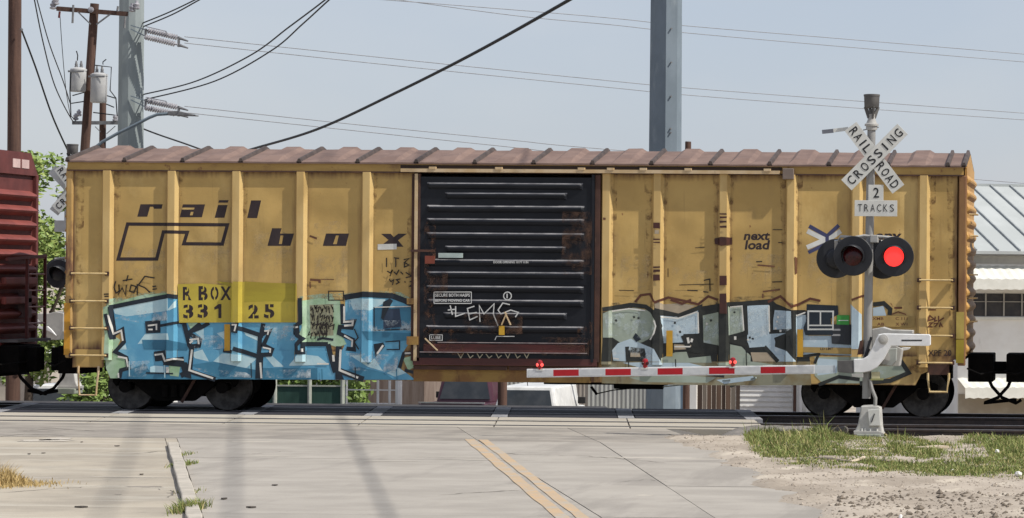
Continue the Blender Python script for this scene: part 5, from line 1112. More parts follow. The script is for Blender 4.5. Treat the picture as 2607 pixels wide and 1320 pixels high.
# high conductors along the road: they cast the soft bands of shadow on the pavement
for (ga, gb), h, lab in ((((-10.93,50.86),(-5.01,29.51)), 15.8, 'lowest high conductor running over the road'), (((-12.66,50.49),(-7.62,33.03)), 19.6, 'middle high conductor running over the road'), (((-14.18,50.17),(-8.74,32.25)), 23.2, 'topmost high conductor running over the road')):
    a, b_ = Vector((*ga, 0)), Vector((*gb, 0)); d = (a-b_)/(a.y-b_.y); lift = SUN/SUN.z*h
    p0 = a+d*(74.5-lift.y-a.y)+lift; p1 = a+d*(-30-a.y)+lift
    pts = [p0.lerp(p1, k/20)+Vector((0,0,-.5*math.sin(math.pi*k/20))) for k in range(21)]
    tag(MB().tube(pts, .032, 6).build('overhead_wire', M_wireg), lab, 'wire', 'conductors over the road')
    MB().bar((sx2, 75, p0.z), (p0.x, p0.y, p0.z), .12, .14).build('pole_arm', M_galv, sp2)
# street light reaching over the roof
lt = P(225, 392, 82); sl = thing('street_light', 'street light with long curved arm reaching right over the boxcar roof', 'street light', (lt.x, 82, GZ0))
MB().cone((lt.x, 82, GZ0-.2), (lt.x, 82, lt.z+.1), .09, .07, n=12).build('pole_shaft', M_galv, sl)
b = MB(); b.tube([P(226,390,82), P(260,362,82), P(300,340,82), P(345,318,82), P(380,300,82), P(400,292,82), P(432,290,82)], .045, 8); b.build('lamp_arm', M_galv, sl, smooth=True)
b = MB(); h0, h1 = P(430,290,82), P(503,294,82); b.prism([h0+Vector((0,-.13,-.05)), h0+Vector((0,-.13,.06)), h0.lerp(h1,.35)+Vector((0,-.13,.09)), h1+Vector((0,-.13,.0)), h1+Vector((0,-.13,-.03))], (0,.26,0)); b.build('lamp_head', M_hw, sl, bevel=.02)
wp = P(1752, 362, 82); po = thing('utility_pole', 'brown pole end peeping over the roof right of the big steel pole', 'pole', (wp.x, 82, GZ0), 'wooden utility poles'); MB().cone((wp.x, 82, GZ0-.2), (wp.x, 82, wp.z), .10, .085, n=12).build('pole_shaft', M_wood, po, smooth=True); MB().cone((wp.x, 82, wp.z), (wp.x, 82, wp.z+.02), .088, .07, n=12).build('pole_cap', M_hw, po)
# ================================================================ BACKGROUND SEEN UNDER AND BESIDE THE TRAIN
M_leaf = mat('leaf_light', (.19,.27,.06), (.13,.20,.04), scale=30, rough=.6); M_leaf2 = mat('leaf_yellow_green', (.30,.36,.10), (.22,.28,.07), scale=30, rough=.6)
M_bark = mat('bark', (.10,.075,.055), (.06,.045,.035), scale=6, rough=.95)
def tree(name, label, x, y, z0, h, rx, n, leaf, mats, cz=.55, group='trees behind the train'):
    t = thing(name, label, 'tree', (x, y, z0), group)
    tr = MB(); tr.cone((x, y, z0-.2), (x+.1, y, z0+h*.5), .14, .08, n=10)
    tr.build('trunk', M_bark, t, smooth=True)
    lim = [(x+rx*.7*math.cos(a), y+rx*.7*math.sin(a), z0+h*random.uniform(.6,.95)) for a in np.linspace(0, 6.0, 7)]
    for l_ in lim: MB().cone((x+.05, y, z0+h*.3), l_, .05, .015, n=6).build('limb', M_bark, t)
    cl = [(x+random.gauss(0,.42)*rx, y+random.gauss(0,.42)*rx, z0+h*min(1,max(.3,random.gauss(cz,.22))), random.uniform(.25,.5)*rx*.8) for _ in range(34)]
    for mi, m in enumerate(mats):
        b = MB(); V = []; Fc = []
        for k in range(n//len(mats)):
            cx_, cy_, cz_, cr_ = cl[random.randrange(mi*5, len(cl))]
            d = Vector((random.gauss(0,1), random.gauss(0,1), random.gauss(0,1))).normalized()*cr_*random.random()**.4
            p_ = Vector((cx_, cy_, cz_))+d
            if p_.z > z0+h*1.05: continue
            u = Vector((random.gauss(0,1), random.gauss(0,1), random.gauss(0,.6))).normalized(); w = u.orthogonal().normalized(); s_ = leaf*random.uniform(.6,1.4)
            o = len(V); V += [tuple(p_-u*s_), tuple(p_+w*s_*.4), tuple(p_+u*s_), tuple(p_-w*s_*.4)]; Fc.append((o, o+1, o+2, o+3))
        b.v = V; b.f = Fc; b.m = [0]*len(Fc); b.build('crown', m, t)
    return t
g = P(128, 900, 76); tree('leafy_tree', 'light green leafy tree filling the gap between the two boxcars', g.x-.6, 76, GZ0, P(120,425,76).z-GZ0, 1.9, 11000, .10, (M_leaf, M_leaf2), .68)
g = P(128, 900, 70); tree('leafy_shrub', 'darker green shrub low in the gap in front of the leafy tree', g.x+.9, 71, GZ0, P(120,640,71).z-GZ0, 1.3, 4500, .09, (M_leaf,), .5)
# --- white building with metal roof at the right
M_mroof = mat('pale_metal_roof', (.44,.46,.45), (.38,.40,.39), scale=1, rough=.75, spec=.15, stretch=(1,.3,1)); M_wall = mat('white_wall', (.80,.79,.76), (.72,.70,.66), scale=1.2, rough=.8, spots=(((.42,.40,.36), 2, .62, .75, (1,1,.4), .5),)); M_awn = mat('white_awning', (.74,.73,.66), (.66,.65,.58), scale=4, rough=.5); M_glass = mat('dark_window', (.045,.05,.055), (.07,.07,.07), scale=3, rough=.12, spec=.6); M_trim = mat('grey_trim', (.40,.38,.34), rough=.7)
Y0 = 80.0; bx0 = P(2440, 700, Y0).x; bld = thing('building', 'white building with pale standing seam metal roof behind the right end', 'building', (bx0, Y0, GZ0)); bld.rotation_euler = (0, 0, math.radians(16))
e = lambda py: P(2550, py, Y0).z
MB().box(bx0, bx0+18, Y0, Y0+14, GZ0-.1, e(650)).build('wall', M_wall, bld)
zr = P(2550, 472, Y0+8).z; ze = e(640)
rf = MB().prism([Vector((bx0-.3, Y0-.4, ze)), Vector((bx0-.3, Y0+8, zr)), Vector((bx0-.3, Y0+16.4, ze)), Vector((bx0-.3, Y0+16.4, ze-.08)), Vector((bx0-.3, Y0+8, zr-.1)), Vector((bx0-.3, Y0-.4, ze-.08))], (18.6,0,0)).build('roof', M_mroof, bld)
for k in range(31):
    x = bx0-.2+k*.6; MB().bar((x, Y0-.4, ze+.025), (x, Y0+8, zr+.025), .035, .05).build('roof_seam', mat('seam_grey', (.34,.36,.36), rough=.5), rf)
MB().box(bx0-.3, bx0+18.3, Y0+7.9, Y0+8.1, zr-.02, zr+.05).build('ridge_cap', M_mroof, rf)
MB().box(bx0+.02, bx0+18, Y0-.04, Y0-.002, e(672), e(652)).build('fascia', M_trim, bld)
def awning(zt, zb, y0, y1, name='awning'):
    b = MB(); n = 120; V = []
    for i in range(n+1):
        x = bx0+i*.075*1.6; dz = .025 if i % 2 else 0
        V += [(x, y0, zt+dz), (x, y1, zb+dz), (x, y1, zb-.28+dz)]
    b.add(V, [(3*i, 3*i+1, 3*i+4, 3*i+3) for i in range(n)]+[(3*i+1, 3*i+2, 3*i+5, 3*i+4) for i in range(n)])
    return b.build(name, M_awn, bld)
awning(e(678), e(712), Y0-.01, Y0-1.0); awning(P(2550,975,Y0).z+.1, P(2550,990,Y0-1).z, Y0-.01, Y0-.9)
for k in range(4):
    x = bx0+.25+k*2.3; w = MB().box(x, x+2.0, Y0-.012, Y0-.001, e(806), e(748)).build('window', M_glass, bld)
    for j in range(5): MB().box(x+j*.5-.02, x+j*.5+.02, Y0-.05, Y0-.02, e(806), e(748)).build('window_bar', M_trim, w)
    MB().box(x-.05, x+2.05, Y0-.06, Y0-.014, e(768)-.02, e(768)).build('window_bar', M_trim, w); MB().box(x-.06, x+2.06, Y0-.09, Y0-.003, e(812)-.03, e(808)).build('window_sill', M_awn, w)
MB().box(bx0+.02, bx0+18, Y0-.03, Y0-.002, GZ0, P(2550,1005,Y0).z).build('plinth', mat('beige_wall', (.40,.36,.29), (.33,.29,.23), scale=2, rough=.9), bld)
# --- pickup and white van seen from behind
def vehicle(name, label, cat, pxc, Y, paint, kind):
    p0 = P(pxc, 1000, Y); x = p0.x; z = GZ0; t = thing(name, label, cat, (x, Y+2.5, z))
    hw = .95
    mg = mat('car_glass', (.03,.036,.042), (.05,.055,.06), scale=2, rough=.25, spec=.35); mk = mat('car_black', (.02,.02,.02), rough=.6); ch = mat('chrome_trim', (.6,.6,.6), rough=.25, metal=.6)
    if kind == 'pickup':
        MB().prism([Vector((x-hw, Y, z+.5)), Vector((x-hw, Y, z+1.05)), Vector((x-hw, Y+5.3, z+1.0)), Vector((x-hw, Y+5.4, z+.5))], (2*hw,0,0)).build('body', paint, t, bevel=.06)
        MB().box(x-hw+.08, x+hw-.08, Y-.03, Y+.0, z+.6, z+1.06).build('tailgate', paint, t, bevel=.02)
        MB().box(x-hw+.02, x+hw-.02, Y-.04, Y+.04, z+1.06, z+1.10).build('bed_rail', ch, t)
        MB().prism([Vector((x-.84, Y+1.7, z+1.0)), Vector((x-.70, Y+1.9, z+1.72)), Vector((x+.70, Y+1.9, z+1.72)), Vector((x+.84, Y+1.7, z+1.0))], (0,1.9,0)).build('cab', paint, t, bevel=.08)
        MB().prism([Vector((x-.72, Y+1.70, z+1.12)), Vector((x-.60, Y+1.84, z+1.62)), Vector((x+.60, Y+1.84, z+1.62)), Vector((x+.72, Y+1.70, z+1.12))], (0,.03,0)).build('rear_window', mg, t)
        rw = 0
    else:
        MB().prism([Vector((x-.88, Y, z+.45)), Vector((x-.88, Y-.02, z+.95)), Vector((x-.72, Y+.22, z+1.66)), Vector((x+.72, Y+.22, z+1.66)), Vector((x+.88, Y-.02, z+.95)), Vector((x+.88, Y, z+.45))], (0,3.4,0)).build('body', paint, t, bevel=.07)
        MB().prism([Vector((x-.74, Y-.015, z+1.0)), Vector((x-.62, Y+.17, z+1.56)), Vector((x+.62, Y+.17, z+1.56)), Vector((x+.74, Y-.015, z+1.0))], (0,.03,0)).build('rear_window', mg, t)
        MB().box(x-.85, x+.85, Y+3.3, Y+4.5, z+.5, z+1.0).build('bonnet', paint, t, bevel=.08)
        MB().cone((x-.1, Y+.8, z+1.65), (x-.1, Y+.7, z+1.9), .012, n=6).build('aerial', mk, t)
    for sx_ in (-1, 1):
        MB().box(x+sx_*hw-.08*(sx_ > 0)-.0, x+sx_*hw+.08*(sx_ < 0), Y-.05, Y-.0, z+.72, z+1.0).build('tail_light', mat('tail_red', (.25,.01,.01), rough=.3), t)
        MB().box(x+sx_*1.0-.1, x+sx_*1.0+.1, Y+2.9, Y+3.0, z+1.1, z+1.28).build('mirror', mk, t)
        for yy in (.9, 4.1): MB().lathe((x+sx_*.75, Y+yy, z+.34), (sx_,0,0), [(0,.34),(.2,.34),(.22,.28),(.22,.0)], 20).build('wheel', mk, t)
    MB().box(x-hw, x+hw, Y-.14, Y-.03, z+.42, z+.6).build('bumper', ch, t, bevel=.02)
    return t
vehicle('pickup_truck', 'maroon pickup truck seen from behind under the boxcar door', 'pickup truck', 1150, 83, mat('maroon_paint', (.085,.03,.045), (.07,.026,.04), rough=.3), 'pickup')
vehicle('van', 'white van with dark rear window seen under the striped gate arm tip', 'van', 1338, 80, mat('white_car_paint', (.72,.72,.70), rough=.3), 'van')
bp = P(1279, 1000, 79); t = thing('utility_pole', 'brown post standing between the pickup and the white van', 'pole', (bp.x, 79, GZ0), 'wooden utility poles'); MB().cone((bp.x, 79, GZ0-.2), (bp.x, 79, 1.9), .13, .12, n=12).build('pole_shaft', M_wood, t, smooth=True); MB().cone((bp.x, 79, 1.9), (bp.x, 79, 1.93), .125, .1, n=12).build('pole_cap', M_hw, t)
# --- fences and walls
def px_x(px, Y): return P(px, 1000, Y).x
M_green = mat('green_screen', (.028,.075,.058), (.022,.06,.045), scale=2, rough=.8, stretch=(3,1,.4)); M_postw = mat('pale_post', (.42,.44,.38), rough=.7)
fe = thing('fence', 'dark green screened fence with pale posts under the blue graffiti', 'fence', (px_x(790,76), 76, GZ0))
fx = [600, 700, 788, 872]
for a, b_ in zip(fx[:-1], fx[1:]): MB().box(px_x(a,76)+.05, px_x(b_,76)-.05, 76.02, 76.05, GZ0+.05, -.42).build('screen_panel', M_green, fe)
for a in fx: MB().cone((px_x(a,76), 76, GZ0-.2), (px_x(a,76), 76, .1), .055, n=8).build('fence_post', M_postw, fe)
MB().box(px_x(600,76), px_x(872,76), 75.99, 76.01, -.44, -.40).build('top_rail', M_postw, fe)
hd = thing('hedge', 'low dark shrubs behind the screened fence', 'hedge', (px_x(740,78), 78, GZ0)); b = MB(); V = []; Fc = []
for k in range(5000):
    x = random.uniform(px_x(590,78), px_x(930,78)); p_ = Vector((x, 78+random.gauss(0,.4), random.uniform(-2.0, .25+.3*math.sin(x*2)))); u = Vector((random.gauss(0,1), random.gauss(0,1), random.gauss(0,1))).normalized()*.1; w = u.orthogonal().normalized()*.05; o = len(V)
    V += [tuple(p_-u), tuple(p_+w), tuple(p_+u), tuple(p_-w)]; Fc.append((o,o+1,o+2,o+3))
b.v = V; b.f = Fc; b.m = [0]*len(Fc); b.build('foliage', M_leaf, hd)
gt = thing('gate', 'white tubular gate beside the screened fence', 'gate', (px_x(975,77), 77, GZ0))
for a in (882, 962, 992, 1015): MB().cone((px_x(a,77), 77, GZ0), (px_x(a,77), 77, -.1), .035 if a < 1000 else .09, n=8).build('gate_post', M_wall, gt)
for z in (-.55, -.9, -1.4): MB().bar((px_x(882,77), 77, z), (px_x(1015,77), 77, z), .03, .03).build('gate_bar', M_wall, gt)
sh = thing('shed', 'low brown shed behind the white tubular gate', 'shed', (px_x(960,88), 90, GZ0)); MB().box(px_x(885,88), px_x(1080,88), 88, 92, GZ0, .4).build('wall', mat('brown_wall', (.16,.115,.09), (.22,.17,.14), scale=3, rough=.9, stretch=(3,1,.3)), sh); MB().box(px_x(880,88), px_x(1085,88), 87.8, 92.2, .41, .5).build('roof', M_mroof, sh); MB().box(px_x(885,88)+.2, px_x(920,88), 87.97, 87.999, GZ0, -.6).build('door', M_trim, sh)
M_cor = [mat('corrugated_'+n, c1, c2, scale=1.5, rough=.6, stretch=(3,1,.4), spots=(((.15,.10,.07), 3, .66, .76, (3,1,.4), .5),)) for n, c1, c2 in (('silver', (.42,.43,.41), (.33,.34,.32)), ('slate', (.16,.17,.19), (.13,.14,.16)), ('warm', (.34,.31,.27), (.28,.25,.22)))]
cf = thing('fence', 'grey corrugated metal fence behind the white van', 'fence', (px_x(1550,90), 90, GZ0)); xa = px_x(1190,90)
k = 0
while xa < px_x(1705, 90):
    b = MB(); V = []; n = 14; wdt = .92
    for i in range(n+1):
        x = xa+wdt*i/n; y = 90+.02*(i % 2)+.03*(k % 2)*.5
        V += [(x, y, GZ0), (x, y, .35+.06*(k % 3))]
    b.add(V, [(2*i, 2*i+2, 2*i+3, 2*i+1) for i in range(n)]); b.build('metal_sheet', M_cor[(0,0,1,2,0,0,2)[k % 7]], cf); xa += wdt; k += 1
ut = thing('pole_foot_shaded', 'blue grey box standing in for the shaded foot of the steel pole', 'cabinet', (px_x(1722,84), 84, GZ0)); MB().box(px_x(1690,84), px_x(1742,84), 84, 84.7, GZ0, -.1).build('pole_foot_body', mat('pole_shade_blue', (.13,.19,.26), (.11,.16,.22), scale=2, rough=.5), ut, bevel=.01); MB().box(px_x(1690,84)-.02, px_x(1742,84)+.02, 83.95, 84.75, -.099, -.05).build('pole_foot_lid', M_trim, ut)  # box in the colour of the steel pole's shaded side, in place of its foot
wpn = thing('pole_foot_lit', 'narrow white sheet standing in for the sunlit face of the steel pole', 'panel', (px_x(1755,84.5), 84.5, GZ0)); MB().box(px_x(1746,84.5), px_x(1773,84.5), 84.5, 84.62, GZ0, .1).build('lit_face_sheet', M_wall, wpn); MB().box(px_x(1745,84.5), px_x(1774,84.5), 84.47, 84.65, .101, .14).build('lit_face_cap', M_trim, wpn)  # white sheet paints the pole's sunlit right face
wf = thing('fence', 'weathered brown board fence of uneven vertical planks', 'fence', (px_x(1825,82), 82, GZ0)); xa = px_x(1776, 82)
M_pl = [mat('plank_%s' % n, c1, None, scale=2, rough=.95, stretch=(5,1,.3)) for n, c1 in (('brown', (.13,.085,.06)), ('grey', (.20,.17,.14)), ('dark', (.075,.052,.04)))]
while xa < px_x(1882, 82):
    w_ = random.uniform(.11,.15); MB().box(xa, xa+w_-.012, 82+random.uniform(0,.03), 82.05, GZ0, .0+random.uniform(-.12,.15)).build('plank', random.choice(M_pl), wf); xa += w_
hs = thing('house', 'small white house with horizontal siding boards beside the wheels', 'house', (px_x(1950,86), 88, GZ0)); hx0, hx1 = px_x(1872,86), px_x(2080,86); MB().box(hx0, hx1, 86, 91, GZ0, .9).build('wall', M_wall, hs)
M_sid = mat('white_siding', (.74,.73,.70), (.66,.65,.62), scale=3, rough=.6)
for k in range(21): 
    z = GZ0+.06+k*.145; MB().prism([Vector((hx0+.02, 85.995, z)), Vector((hx0+.02, 85.955, z)), Vector((hx0+.02, 85.985, z+.139)), Vector((hx0+.02, 85.995, z+.139))], (px_x(2020,86)-hx0-.04, 0, 0)).build('siding_board', M_sid, hs)
MB().prism([Vector((hx0-.3, 85.6, .9)), Vector((hx0-.3, 88.5, 1.9)), Vector((hx0-.3, 91.4, .9))], (hx1-hx0+.6,0,0)).build('roof', M_mroof, hs)
for a in (2024, 2040, 2056): MB().box(px_x(a,85.5)-.04, px_x(a,85.5)+.04, 85.4, 85.5, GZ0, .9).build('porch_post', M_wall if a != 2024 else M_wood, hs)
# left gap: white shop wall, parked car, hut
lw = thing('building', 'low beige and white building low in the left gap between the cars', 'building', (px_x(60,88), 90, GZ0)); MB().box(px_x(-30,88), px_x(130,88), 88, 94, GZ0, P(60,905,88).z).build('wall', mat('beige_render', (.50,.44,.37), (.42,.37,.31), scale=2, rough=.9), lw); MB().box(px_x(-35,88), px_x(135,88), 87.8, 94.2, P(60,905,88).z, P(60,899,88).z).build('roof', M_wall, lw)
for a, b_ in ((66,74),(82,88),(98,106)): MB().box(px_x(a,87.9), px_x(b_,87.9), 87.9, 87.99, GZ0, P(60,910,88).z).build('downpipe', M_awn if a != 82 else M_trim, lw)
lw2 = thing('building', 'pale concrete block building partly hidden behind the coupled ends', 'building', (px_x(150,92), 95, GZ0)); MB().box(px_x(100,92), px_x(300,92), 92, 98, GZ0, P(150,832,92).z).build('wall', M_wall, lw2); MB().box(px_x(98,92), px_x(302,92), 91.9, 98.1, P(150,832,92).z, P(150,824,92).z).build('parapet', M_awn, lw2)
for a in (112, 142, 172): MB().box(px_x(a,92), px_x(a+20,92), 91.96, 91.999, P(150,890,92).z, P(150,855,92).z).build('window', M_glass, lw2)
vehicle('sedan', 'pale blue grey car parked under the left coupler beyond the tracks', 'car', 232, 82, mat('blue_grey_paint', (.38,.45,.52), rough=.3), 'van'); vehicle('white_car', 'white car with bright rear parked low in the left gap', 'car', 140, 78, mat('white_car_paint', (.72,.72,.70)), 'van')

# ================================================================ GRASS, DEBRIS
def inpoly(x, y, poly):
    c_ = False; j = len(poly)-1
    for i in range(len(poly)):
        xi, yi = poly[i]; xj, yj = poly[j]
        if (yi > y) != (yj > y) and x < (xj-xi)*(y-yi)/(yj-yi)+xi: c_ = not c_
        j = i
    return c_
GP = [(1905,1112),(1945,1092),(2010,1082),(2080,1086),(2120,1100),(2190,1108),(2300,1120),(2420,1132),(2455,1152),(2490,1148),(2440,1126),(2470,1112),(2640,1112),(2700,1140),(2700,1222),(2420,1214),(2280,1206),(2150,1192),(2000,1184),(1930,1160)]
BARE = [[(2400,1140),(2500,1130),(2520,1165),(2440,1180),(2390,1175)], [(2080,1160),(2330,1165),(2330,1182),(2100,1172)], [(2240,1118),(2340,1125),(2330,1140),(2250,1135)]]
def blades(n, gen, hgt, wid, lean=.5):
    V = []; Fc = []; mi = []
    for _ in range(n):
        r = gen()
        if r is None: continue
        x, y, z, k = r; h = random.uniform(*hgt)*k; a = random.uniform(0, 6.28); w = random.uniform(*wid); l_ = random.uniform(.1, lean)*h
        dx, dy = math.cos(a), math.sin(a); t = random.uniform(0, 6.28); lx, ly = math.cos(t)*l_, math.sin(t)*l_; o = len(V)
        V += [(x-dx*w, y-dy*w, z-.01), (x+dx*w, y+dy*w, z-.01), (x+lx*.4+dx*w*.7, y+ly*.4+dy*w*.7, z+h*.6), (x+lx*.4-dx*w*.7, y+ly*.4-dy*w*.7, z+h*.6), (x+lx, y+ly, z+h)]
        Fc += [(o,o+1,o+2,o+3), (o+3,o+2,o+4)]; m_ = 0 if random.random() < .66 else (1 if random.random() < .72 else 2); mi += [m_, m_]
    b = MB(); b.v = V; b.f = Fc; b.m = mi; return b
M_g = [mat('grass_green', (.185,.225,.055), (.12,.16,.035), scale=3, rough=.7), mat('grass_olive', (.32,.31,.11), (.25,.24,.08), scale=3, rough=.7), mat('grass_straw', (.50,.43,.22), (.40,.33,.15), scale=3, rough=.8)]
def ggen():
    x = random.uniform(-4.2, 3.2); y = random.uniform(36, 47.2); z = gzs(x, y); u, v = proj(x, y, z)
    if not inpoly(u+random.gauss(0,9), v+random.gauss(0,3), GP): return None
    for bp_ in BARE:
        if inpoly(u, v, bp_) and random.random() < .85: return None
    dn_ = float(fbm(x*1.6, y*1.6, 3, 21))+.6*float(fbm(x*5, y*5, 2, 31))
    if dn_ < -.22+random.uniform(-.22,.22): return None
    k = .6+1.3*max(0, dn_)
    if random.random() < .04: k *= 2.2
    if u < 2110 and v < 1140: k *= 1.9
    elif v > 1165: k *= .75
    if 2150 < u < 2260 and v < 1150: k *= .35
    return x, y, z, k
gr = blades(190000, ggen, (.02,.085), (.004,.009), 1.1).build('grass', M_g, origin=(0,0,0)); gr['kind'] = 'stuff'; tag(gr, 'patchy green grass on the verge around the signal foot', 'grass')
tuft = G(2, 1236, .0)
def tgen():
    a = random.gauss(0,.30); b_ = random.gauss(0,.28); return tuft.x+a-.05, tuft.y+b_, .0, max(.15, 1.0-1.9*abs(a+.05)-.7*abs(b_))
tb = blades(1900, tgen, (.15,.36), (.004,.007), .9); tb.m = [0]*len(tb.m); tag(tb.build('dry_grass_tuft', mat('straw', (.50,.37,.16), (.38,.27,.11), scale=4, rough=.8)), 'dry straw coloured grass tuft at the left edge of the pavement', 'plant')
for k, (px, py, n, hh) in enumerate(((468,1185,160,.07),(480,1300,420,.13),(462,1160,80,.05),(483,1255,60,.05))):
    q0 = G(px, py, 0.0)
    def wgen(): return q0.x+random.gauss(0,.05), q0.y+random.gauss(0,.25), 0.0, 1
    o = blades(n, wgen, (hh*.4, hh), (.004,.008), 1.2).build('weed', M_g); o['kind'] = 'stuff'; tag(o, ('weeds along the middle of the kerb', 'dark weed clump by the cracked kerb joint', 'small weeds near the far end of the kerb', 'sparse weeds beside the near stretch of kerb')[k], 'plant', 'weeds along the kerb')
def keepd(x, y):
    z = gzs(x, y); u, v = proj(x, y, z); 
    return z > -.01 and -50 < u < 2750 and v < 1420
M_peb = mat('pebble', (.40,.345,.28), (.25,.21,.17), scale=30, rough=.95, contrast=(.4,.6))
tag(rocks(9000, lambda: (random.uniform(-4.6, 3.2), random.uniform(28.5, 46.5)), (.006,.018), 'gravel', M_peb, gzs, .6, keepd), 'small stones and clods strewn over the dirt verge', 'gravel')
def keepb(x, y):
    u, v = proj(x, y, 0.0); return v > 1262 and u > 2130
tag(rocks(700, lambda: (random.uniform(-.9, 2.6), random.uniform(28.5, 33.5)), (.008,.03), 'dirt_clods', mat('dark_clod', (.20,.165,.13), (.12,.098,.075), scale=20, rough=1), gzs, .7, keepb), 'darker broken soil at the lower right corner', 'soil')
# loose litter on the pavement
LIT = [(700,1237,.035,.02,'dark scrap lying alone in the left lane of the road'),(205,1293,.07,.025,'longest dark scrap on the walk near the bottom left'),(570,1272,.035,.02,'dark scrap on the road just right of the cracked kerb'),(360,1210,.025,.014,'dark scrap on the walk left of the kerb middle'),(75,1157,.022,.014,'leftmost tiny dark scrap on the pale slab joint'),(110,1155,.03,.014,'tiny dark scrap right beside the leftmost one'),(298,1137,.04,.016,'dark scrap near the far end of the walk'),(208,1127,.018,.012,'tiny dark speck on the approach slab at left'),(1792,1110,.045,.02,'dark scrap on the dirt where the crossing panels end'),(640,1294,.05,.012,'thin dark scrap in the left lane near the bottom edge')]
for px, py, a, b_, lab in LIT:
    q0 = G(px, py, .0); m_ = MB(); n = 9; t0 = random.uniform(0,6)
    m_.prism([Vector((q0.x+a*math.cos(i*2*math.pi/n+t0)*random.uniform(.5,1.2), q0.y+b_*3*math.sin(i*2*math.pi/n+t0)*random.uniform(.5,1.2), float(gzs(q0.x, q0.y)) if px > 1700 else .004)) for i in range(n)], (0,0,random.uniform(.006,.014)))
    o = m_.build('litter_scrap', mat('litter_dark', (.05,.042,.036), (.09,.075,.06), scale=20, rough=.9)); tag(o, lab, 'litter', 'dark scraps on the pavement')
# board, sticks and papers on the verge
q0, q1 = G(2340,1140,.07), G(2402,1138,.07); M_brd = mat('pale_board', (.52,.44,.33), (.42,.34,.25), scale=4, rough=.9, stretch=(1,5,1))
bd = MB().bar(Vector((q0.x, q0.y, .06)), Vector((q1.x, q1.y, .075)), .26, .03).build('board', M_brd); tag(bd, 'pale wooden board lying on the ground right of the signal', 'board')
b = MB(); b.tube([G(2075,1167,.05), G(2120,1168,.07), G(2150,1174,.06), G(2170,1176,.06)], .018, 6); tag(b.build('stick', M_brd), 'long pale stick lying in the grass below the signal', 'stick', 'pale sticks in the grass')
b = MB(); b.tube([G(2166,1177,.06), G(2190,1170,.08), G(2199,1165,.09)], .024, 6); tag(b.build('stick', M_brd), 'short thick pale stick at the end of the long stick', 'stick', 'pale sticks in the grass')
b = MB(); b.tube([G(2215,1172,.04), G(2260,1174,.06), G(2318,1178,.05)], .02, 6); tag(b.build('stick', M_brd), 'straight pale stick right of the long bent one', 'stick', 'pale sticks in the grass')
b = MB(); b.cone(G(2066,1108,.08), G(2150,1096,.10), .085, .07, n=10); tag(b.build('log', mat('grey_log', (.085,.075,.065), (.13,.115,.1), scale=5, rough=.95, stretch=(.3,4,4), bump=.5), smooth=True), 'dark grey log lying left of the signal foundation', 'log')
for k, (px, py, r_) in enumerate(((2538,1150,.032),(2425,1201,.028),(2592,1207,.045),(2292,1318,.02))):
    q0 = G(px, py, .06); o = MB().lathe(q0-Vector((0,0,.03)), (.1,.2,1), [(0,r_*.6),(.02,r_),(.05,r_*.9),(.06,r_*.3),(.062,0)], 8).build('paper_scrap', M_wall); tag(o, ('white scrap in the grass at the far right', 'white scrap in the grass below the wooden board', 'larger white scrap at the right picture edge', 'tiny white scrap on the bottom dirt')[k], 'litter', 'white scraps on the verge')

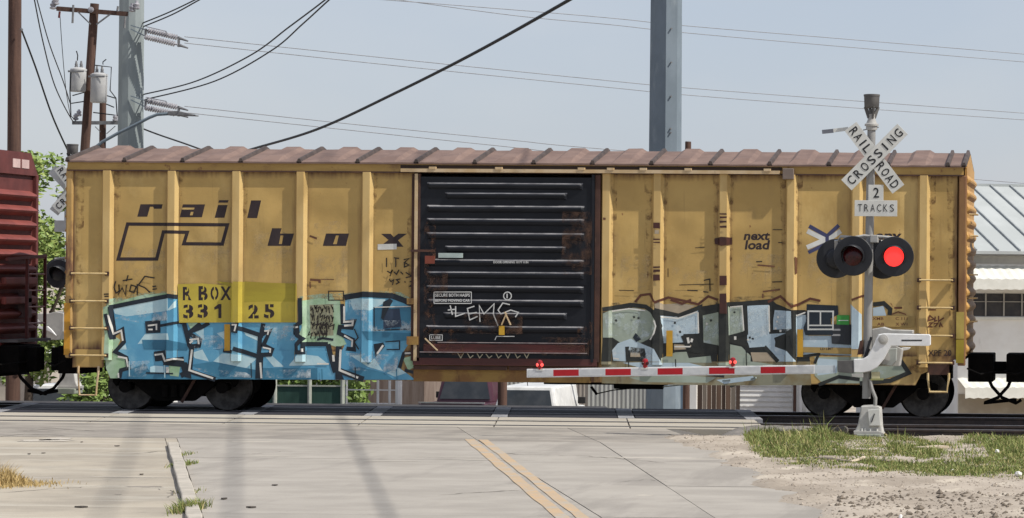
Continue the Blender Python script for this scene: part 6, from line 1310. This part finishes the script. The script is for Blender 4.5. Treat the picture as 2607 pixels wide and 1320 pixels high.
M_crack = mat('crack_dark', (.10,.088,.075), (.16,.145,.125), scale=6, rough=1)
def crack(pts, w, name='crack', m=M_crack, par=road, z=.0035):
    g = [G(px, py, 0.0) for px, py in pts]; out = [g[0]]
    for a, b_ in zip(g[:-1], g[1:]):
        n = max(2, int((b_-a).length/.12))
        for i in range(1, n+1):
            q = a.lerp(b_, i/n); out.append(q+Vector((random.gauss(0,.016), random.gauss(0,.03), 0)))
    V = []; Fc = []
    for i, q in enumerate(out):
        d = (out[min(i+1, len(out)-1)]-out[max(i-1, 0)]).normalized(); nn = Vector((-d.y, d.x, 0)); ww = w*random.uniform(.35,1.3)*min(1, .3+i*.3, .3+(len(out)-1-i)*.3)
        V += [tuple(q+nn*ww/2+Vector((0,0,z))), tuple(q-nn*ww/2+Vector((0,0,z)))]
    MB().add(V, [(2*i, 2*i+1, 2*i+3, 2*i+2) for i in range(len(out)-1)]).build(name, m, par)
for q, w in (([(60,1098),(140,1092),(240,1098)],.07), ([(0,1112),(60,1106),(170,1110)],.05), ([(330,1157),(400,1150),(440,1151)],.03), ([(0,1162),(180,1158),(300,1150),(440,1148)],.02), ([(0,1256),(120,1246),(260,1238),(300,1240)],.02), ([(440,1212),(520,1206),(560,1207)],.02), ([(1340,1248),(1200,1256),(1120,1262)],.025), ([(1230,1150),(1330,1158),(1500,1162),(1700,1180)],.02), ([(1700,1106),(1800,1122),(1860,1126)],.06), ([(1780,1126),(1860,1120),(1910,1132),(1960,1140)],.05), ([(430,1268),(445,1252),(400,1246)],.02), ([(760,1140),(980,1128),(1180,1130)],.018), ([(600,1160),(720,1150),(900,1152)],.015), ([(1560,1230),(1640,1222),(1700,1228)],.012)): crack(q, w)
# pale scaled streaks and dark stains, flush with the slabs
M_pale_scale = mat('pale_scaling', (.45,.41,.35), (.40,.365,.31), scale=8, rough=.95); M_stain = mat('dark_stain', (.20,.175,.15), (.26,.23,.2), scale=7, rough=.95)
def patch(px, py, rx, ry, m, name, z=.0025):
    q = G(px, py, 0.0); n = 22; t0 = random.uniform(0, 6)
    ring = [Vector((q.x+rx*math.cos(2*math.pi*i/n)*random.uniform(.55,1.1), q.y+ry*math.sin(2*math.pi*i/n)*random.uniform(.5,1.1), z)) for i in range(n)]
    MB().add([tuple(v) for v in ring], [tuple(range(n))]).build(name, m, road)
for a in ((110,1122,.45,.35),(140,1118,.25,.5),(1180,1165,.9,.06),(1250,1172,.7,.05),(1640,1166,1.0,.12),(1770,1170,.6,.1),(640,1125,.5,.12),(700,1162,.45,.08),(980,1175,.5,.06),(1640,1262,.12,.12),(1320,1250,.3,.04),(350,1216,.7,.06),(60,1216,.5,.07)): patch(*a, M_pale_scale, 'scaled_patch')
for a in ((365,1240,.26,.09),(440,1256,.08,.05),(90,1098,.35,.12),(60,1093,.2,.1),(120,1090,.12,.08),(300,1260,.05,.04)): patch(*a, M_stain, 'stain', .003)
